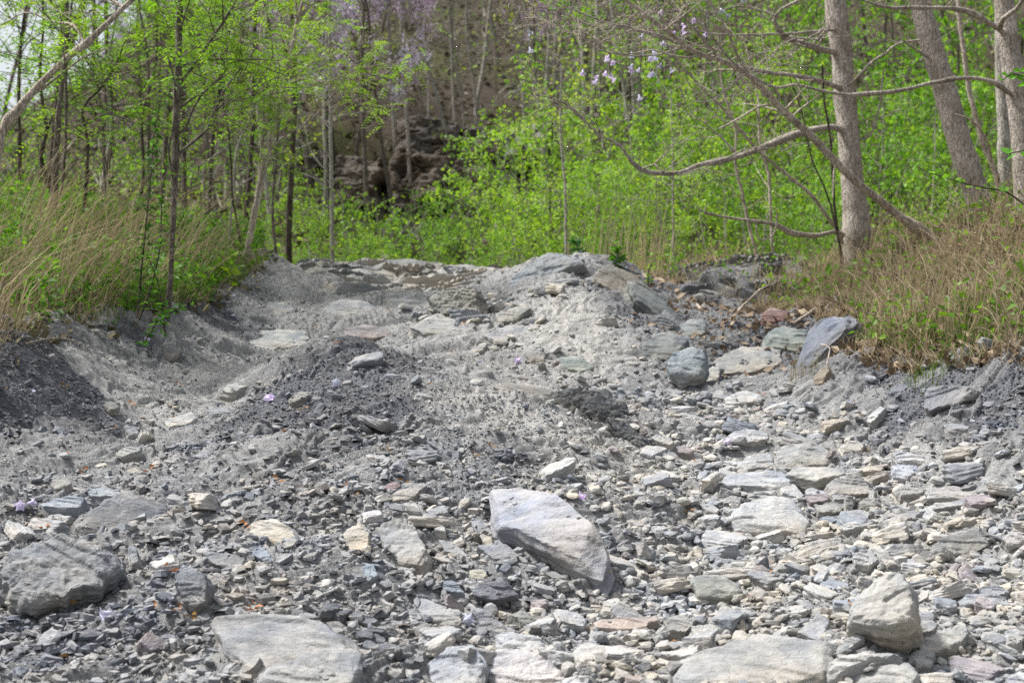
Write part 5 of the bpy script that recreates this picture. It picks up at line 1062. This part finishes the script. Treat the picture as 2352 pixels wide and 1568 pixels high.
grassobj("dry_grass", "tall straw coloured grass arching over the left bank", [blades(1000, r5, reg(-1, 5.4, 8.6, .05, 1.5, 3., .15), .35, .95, .35, .0048, straw, 1.2), blades(2600, r5, reg(-1, 5.2, 9.8, -.02, 1.7, 3., .05), .08, .26, .2, .0045, straw, 1.5)])
grassobj("green_grass", "short green grass and weeds on the left bank", [blades(6500, r5, reg(-1, 5.4, 10.4, .0, 1.9, 1.6, -.0), .06, .24, .1, .005, green, .8)])
grassobj("dry_grass", "matted straw grass hanging over the right bank", [blades(2600, r5, reg(1, 5.6, 9.6, .05, 1.6, 3., .0), .25, .6, -.5, .0046, straw, 1.3), blades(10000, r5, reg(1, 5.3, 10.3, -.1, 1.5, 2.5, -.3), .08, .24, -.5, .0042, straw, 1.9)])
grassobj("green_grass", "fresh green grass tufts on the right bank", [blades(2200, r5, reg(1, 5.5, 9.8, .0, 1.5, 1.9, .25), .06, .22, -.15, .005, green, .7)])
def clump(cx, cy, rx, ry):
    return lambda rng, m: (cx+rng.normal(0, rx, m), cy+rng.normal(0, ry, m))
def tuft(name, label, U, V, Y, n, L0, L1, colf, rx=.12, bend=.35, wd=.006):
    x = at(U, V, Y)[0]; Vv, F, c = blades(n, r5, clump(x, Y, rx, .06), L0, L1, 0, wd, colf, bend); b = MB(); b.add(Vv, [F], c); o = b.build(name, M_GRASS); tag(o, label, "grass tuft")
tuft("broom_grass", "tall straw coloured upright grass clump on the ridge beyond the boulder", 1420, 610, 10.0, 75, .4, 1.0, lambda n, r: lcol(n, r, (.52, .42, .27), (.68, .58, .40)), .2, .3)
tuft("broom_grass", "shorter upright straw clump right of the tall one", 1485, 610, 10.0, 40, .3, .75, lambda n, r: lcol(n, r, (.52, .42, .27), (.66, .56, .38)), .1, .3)
tuft("straw_tuft", "fan of fine straw grass behind the gully rocks", 1610, 635, 10.2, 260, .2, .5, straw, .22, .9, .004)
tuft("straw_tuft", "pale bent straw tuft left of the main tree foot", 1870, 650, 9.0, 260, .15, .45, straw, .2, 1.2, .004)
tuft("straw_tuft", "bent straw tuft growing at the bottom of the leaning blue slab", 1850, 880, 6.5, 60, .1, .3, straw, .06, .8, .003)
tuft("green_tuft", "green tuft on the right bank lip above the bank outcrop", 2145, 870, 5.9, 70, .06, .16, green, .08, .8, .004)
tuft("green_tuft", "green feathery tuft at the right bank foot", 2240, 850, 5.8, 120, .06, .2, green, .12, .8, .004)

# ---- low weeds of the banks
for sd_, nm, lb in ((-1, 15000, "small leafy weeds among the grass of the left bank"), (1, 4000, "small leafy weeds among the grass of the right bank")):
    fx = reg(sd_, 5.4, 10.2, .0, 1.8, 2.2, .0); P = []
    while sum(len(p) for p in P) < nm: P.append(np.stack(fx(r5, 4000), -1))
    P = np.concatenate(P)[:nm]; z = H(P[:, 0], P[:, 1])+r5.random(nm)**1.5*.2; b = MB()
    leaves(b, np.column_stack([P, z]), r5.normal(0, 1, (nm, 3)), r5.uniform(.02, .055, nm), .55, lcol(nm, r5, (.06, .17, .015), (.15, .31, .03)), r5, .45); tag(b.build("weeds", M_LEAF), lb, "weeds", kind="stuff")
# ---- fallen leaves
def litter(n, rng, fx, s0, s1, colf):
    P = []
    while sum(len(p) for p in P) < n:
        x, y = fx(rng, 4000); P.append(np.stack([x, y], -1))
    P = np.concatenate(P)[:n]; z = H(P[:, 0], P[:, 1])+.008; az = rng.uniform(0, 6.28, n)
    b = MB(); leaves(b, np.column_stack([P, z]), np.stack([np.cos(az), np.sin(az), rng.uniform(-.1, .5, n)], -1), rng.uniform(s0, s1, n), .7, colf(n, rng), rng, .55, -.15); return b
brown = lambda n, r: lcol(n, r, (.11, .075, .05), (.36, .27, .19), .3)
b = litter(6500, r5, reg(1, 5.4, 10.3, -.1, 1.5, thr=-1), .03, .07, brown); tag(b.build("leaf_litter", M_LITTER), "brown fallen leaves on the right bank", "dry leaves", kind="stuff")
b = litter(2600, r5, reg(-1, 5.4, 10.3, -.08, 1.5, thr=-1), .02, .06, brown); tag(b.build("leaf_litter", M_LITTER), "brown fallen leaves under the grass of the left bank", "dry leaves", kind="stuff")
def gully(rng, m):
    y = rng.uniform(6.7, 9.9, m); x = np.interp(y, [6.7, 7.5, 9.9], [1.45, 1.35, 1.3])+rng.normal(0, .28, m); return x, y
b = litter(1100, r5, gully, .025, .06, brown); tag(b.build("leaf_litter", M_LITTER), "brown dead leaves filling the rocky gully", "dry leaves", kind="stuff")
def undr(rng, m):
    y = 12*(30/12)**rng.random(m); x = rng.uniform(-.42, .42, m)*y; a = x/y
    k = rng.random(m) < np.clip(sstep(.0, .14, a)*.6+.35*(y < 17)+.2+fbm(x*.6, y*.6, seed=88, o=3)*.8-.6*np.exp(-((a+.03)/.06)**2)*(y > 17)-.2*(y > 20), 0, 1); return x[k], y[k]
P = np.concatenate([np.stack(undr(r5, 4000), -1) for _ in range(9)]); n = len(P); z = H(P[:, 0], P[:, 1])+r5.random(n)**1.4*.8
b = MB(); leaves(b, np.column_stack([P, z]), r5.normal(0, 1, (n, 3)), r5.uniform(.03, .06, n)*(.5+P[:, 1]*.035), .6, lcol(n, r5, (.11, .26, .025), (.24, .40, .05)), r5, .4)
tag(b.build("undergrowth", M_LEAF), "low leafy undergrowth covering the hillside", "undergrowth", kind="stuff")

rw = np.random.default_rng(66); b = MB(); n = 9000; y = 17*(36/17)**rw.random(n); x = rw.uniform(-.42, .42, n)*y; z = H(x, y); az = rw.uniform(0, 6.28, n); L_ = rw.uniform(.2, .9, n)
p0 = np.stack([x, y, z], -1); d_ = unit_rows(np.stack([np.cos(az), np.sin(az)*.5, rw.uniform(0, 2.2, n)], -1)); leaves(b, p0, d_, L_, .035, lcol(n, rw, (.12, .10, .08), (.34, .30, .25), .3), rw, .2, .1)
tag(b.build("brushwood", M_LITTER), "tangle of bare grey twigs on the upper hillside", "brushwood", kind="stuff")
n = 12000; y = 16*(36/16)**rw.random(n); x = rw.uniform(-.42, .42, n)*y; z = H(x, y)+.03; b = MB()
leaves(b, np.stack([x, y, z], -1), rw.normal(0, 1, (n, 3))*[1, 1, .4], rw.uniform(.08, .2, n), .7, lcol(n, rw, (.07, .05, .035), (.26, .18, .12), .3), rw, .4)
tag(b.build("leaf_litter", M_LITTER), "brown leaf litter lying on the hillside behind", "dry leaves", kind="stuff")
# ---- twigs on the ground
for pts, Y0, Y1, lab in [([(1652,762,6),(1690,720,6),(1740,670,5),(1765,655,4)], 8.3, 8.9, "thin straight stick leaning in the leaf filled gully"), ([(1820,745,8),(1880,705,8),(1930,675,9),(1950,668,9)], 7.7, 8.4, "thick grey stick lying on the right bank lip"), ([(1600,700,8),(1630,735,8),(1655,765,7)], 8.4, 8.1, "dark rotten stick in the gully"), ([(1880,900-20,4),(1895,850,4),(1905,800,3),(1885,790,3)], 6.3, 6.5, "curled dry stalk in front of the leaning blue slab"), ([(60,790,5),(130,775,4),(190,790,3),(215,820,2)], 5.6, 5.8, "dry stalk hanging over the left bank lip")]:
    polytree("fallen_stick", lab, [(pts, Y0, Y1)], M_TWIG, cat="stick", k=6)

# ---- lilac flowers: fallen bells and hanging clusters
def bell(mb, p, d, s, rng):
    d = unit(d); ref = unit(np.cross(d, [.3, .2, 1.])); up = np.cross(ref, d); k = 10; th = np.arange(k)*2*np.pi/k
    prof = [(0, .10), (.25, .22), (.6, .26), (.8, .32)]; V = []
    for a, r_ in prof: V.append(p+d*a*s+(ref[None]*np.cos(th)[:, None]+up[None]*np.sin(th)[:, None])*r_*s)
    lob = .62+.16*np.cos(th*2.5*2); V.append(p+d*.98*s+(ref[None]*np.cos(th)[:, None]+up[None]*np.sin(th)[:, None])*(lob*s)[:, None])
    V = np.concatenate(V); i = np.arange(4)[:, None]*k; j = np.arange(k)[None]; F = np.stack([i+j, i+(j+1) % k, i+k+(j+1) % k, i+k+j], -1).reshape(-1, 4)
    c = np.tile(np.array([.58, .56, .72])*rng.uniform(.9, 1.25), (len(V), 1)); c[:k*2] *= [1.2, 1.25, 1.15]; mb.add(V, [F], c)
rf = np.random.default_rng(8)
for i, (U, V, lab) in enumerate([(620, 938, "lilac bell flower with an orange tip lying on the dark mound"), (770, 886, "lilac bell flower near the top of the dark mound"), (82, 902, "lilac bell flower on the dark left bank face"), (1530, 1048, "lilac bell flower at the left edge of the stone chute"), (1674, 1052, "lilac bell flower behind the spotted slab"), (1066, 1447, "white and lilac flower on the bluish front rock"), (45, 1196, "lilac flower behind the massive boulder"), (257, 1478, "lilac flower among dark flakes at the lower left"), (1345, 1170, "wilted violet flower right of the tilted slab"), (1185, 848, "pale lilac flower in the upper chute"), (1095, 842, "tiny pale lilac flower on the upper trail"), (345, 800, "lilac petals in the weeds of the left bank foot"), (1958, 945, "small lilac flower at the right bank foot"), (930, 700, "pale lilac flower at the foot of the ledge"), (540, 712, "lilac flower in the shade of the left bank"), (790, 792, "pale flower behind the mound crest")]):
    h_ = hit(U, V); b = MB(); az = rf.uniform(0, 6.28); p = np.array([0, 0, .018]); zf = hz(h_[0], h_[1])
    bell(b, p, [math.cos(az), math.sin(az), -.1], .027, rf)
    if i % 3 == 0: bell(b, p+[.02, .01, .0], [math.cos(az+2), math.sin(az+2), .1], .024, rf)
    o = b.build("fallen_flower", M_PETAL); o.location = (h_[0], h_[1], zf+.006); tag(o, lab, "flower", "lilac flowers fallen on the trail")
for i, (U, V, n, lab) in enumerate([(1400, 150, 12, "largest hanging cluster of lilac bells below the thin branches"), (1365, 178, 5, "small hanging lilac cluster left of the largest one"), (1480, 110, 8, "lilac cluster on the branch right of the largest one"), (1520, 130, 9, "lilac cluster close to the leaning dead sapling"), (1445, 125, 4, "sparse lilac bells between two clusters"), (1470, 165, 4, "lilac bells hanging lowest beside the thin saplings"), (1225, 100, 3, "few lilac bells at the tip of the longest branch"), (1560, 60, 6, "lilac cluster high between the crossing branches"), (1620, 45, 5, "upper lilac cluster near the frame top"), (1690, 30, 5, "lilac cluster behind the grey limb")]):
    Y = 8.0+rf.uniform(-.2, .4); c0 = at(U, V, Y); root = empty("blossom_cluster", c0); b = MB(); t = MB()
    tube(t, np.array([[0, 0, .22], [.01, 0, .1], [0, 0, -.02], [.01, 0, -.12]]), .002, 4)
    for q in range(max(2, int(n*.65))):
        p = rf.normal(0, .05, 3)*[1, .6, 1.3]; tube(t, np.array([[0, 0, p[2]+.02], p*.5+[0, 0, .01], p]), .0015, 4); bell(b, p, [rf.normal()*.5, rf.normal()*.5-.2, -1], .03, rf)
    t.build("stalk", M_BARKD, root); b.build("petals", M_PETAL, root); tag(root, lab, "blossom", "hanging lilac flower clusters")
# orange brown husks
hk = MB()
for q in range(3): leaves(hk, np.array([[0, 0, .006*q]]), np.array([[math.cos(q*2.2), math.sin(q*2.2), .3]]), .022, .45, np.array([[.36, .17, .06]]), rf, .6)
h0 = hk.build("dry_husk", M_LITTER); first = True
zones = [("on the dark flakes at the lower left", 60, 700, 1150, 1560), ("on the left verge below the bank", 0, 560, 850, 1130), ("on the upper trail", 540, 1100, 690, 830), ("in the middle of the trail", 560, 1400, 850, 1250), ("among the stones of the chute", 1500, 2100, 900, 1500)]
for q in range(60):
    zn, u0, u1, v0, v1 = zones[q % 5]; U = rf.uniform(u0, u1); V = rf.uniform(v0, v1); h_ = hit(U, V)
    o = h0 if first else h0.copy()
    if not first: COL.objects.link(o)
    first = False; s = rf.uniform(.7, 1.5); o.scale = (s, s, s); o.location = (h_[0], h_[1], hz(h_[0], h_[1])+.01); o.rotation_euler = (0, 0, rf.uniform(0, 6.28)); tag(o, "small orange brown dried husk "+zn, "husk", "dried husks scattered on the trail")
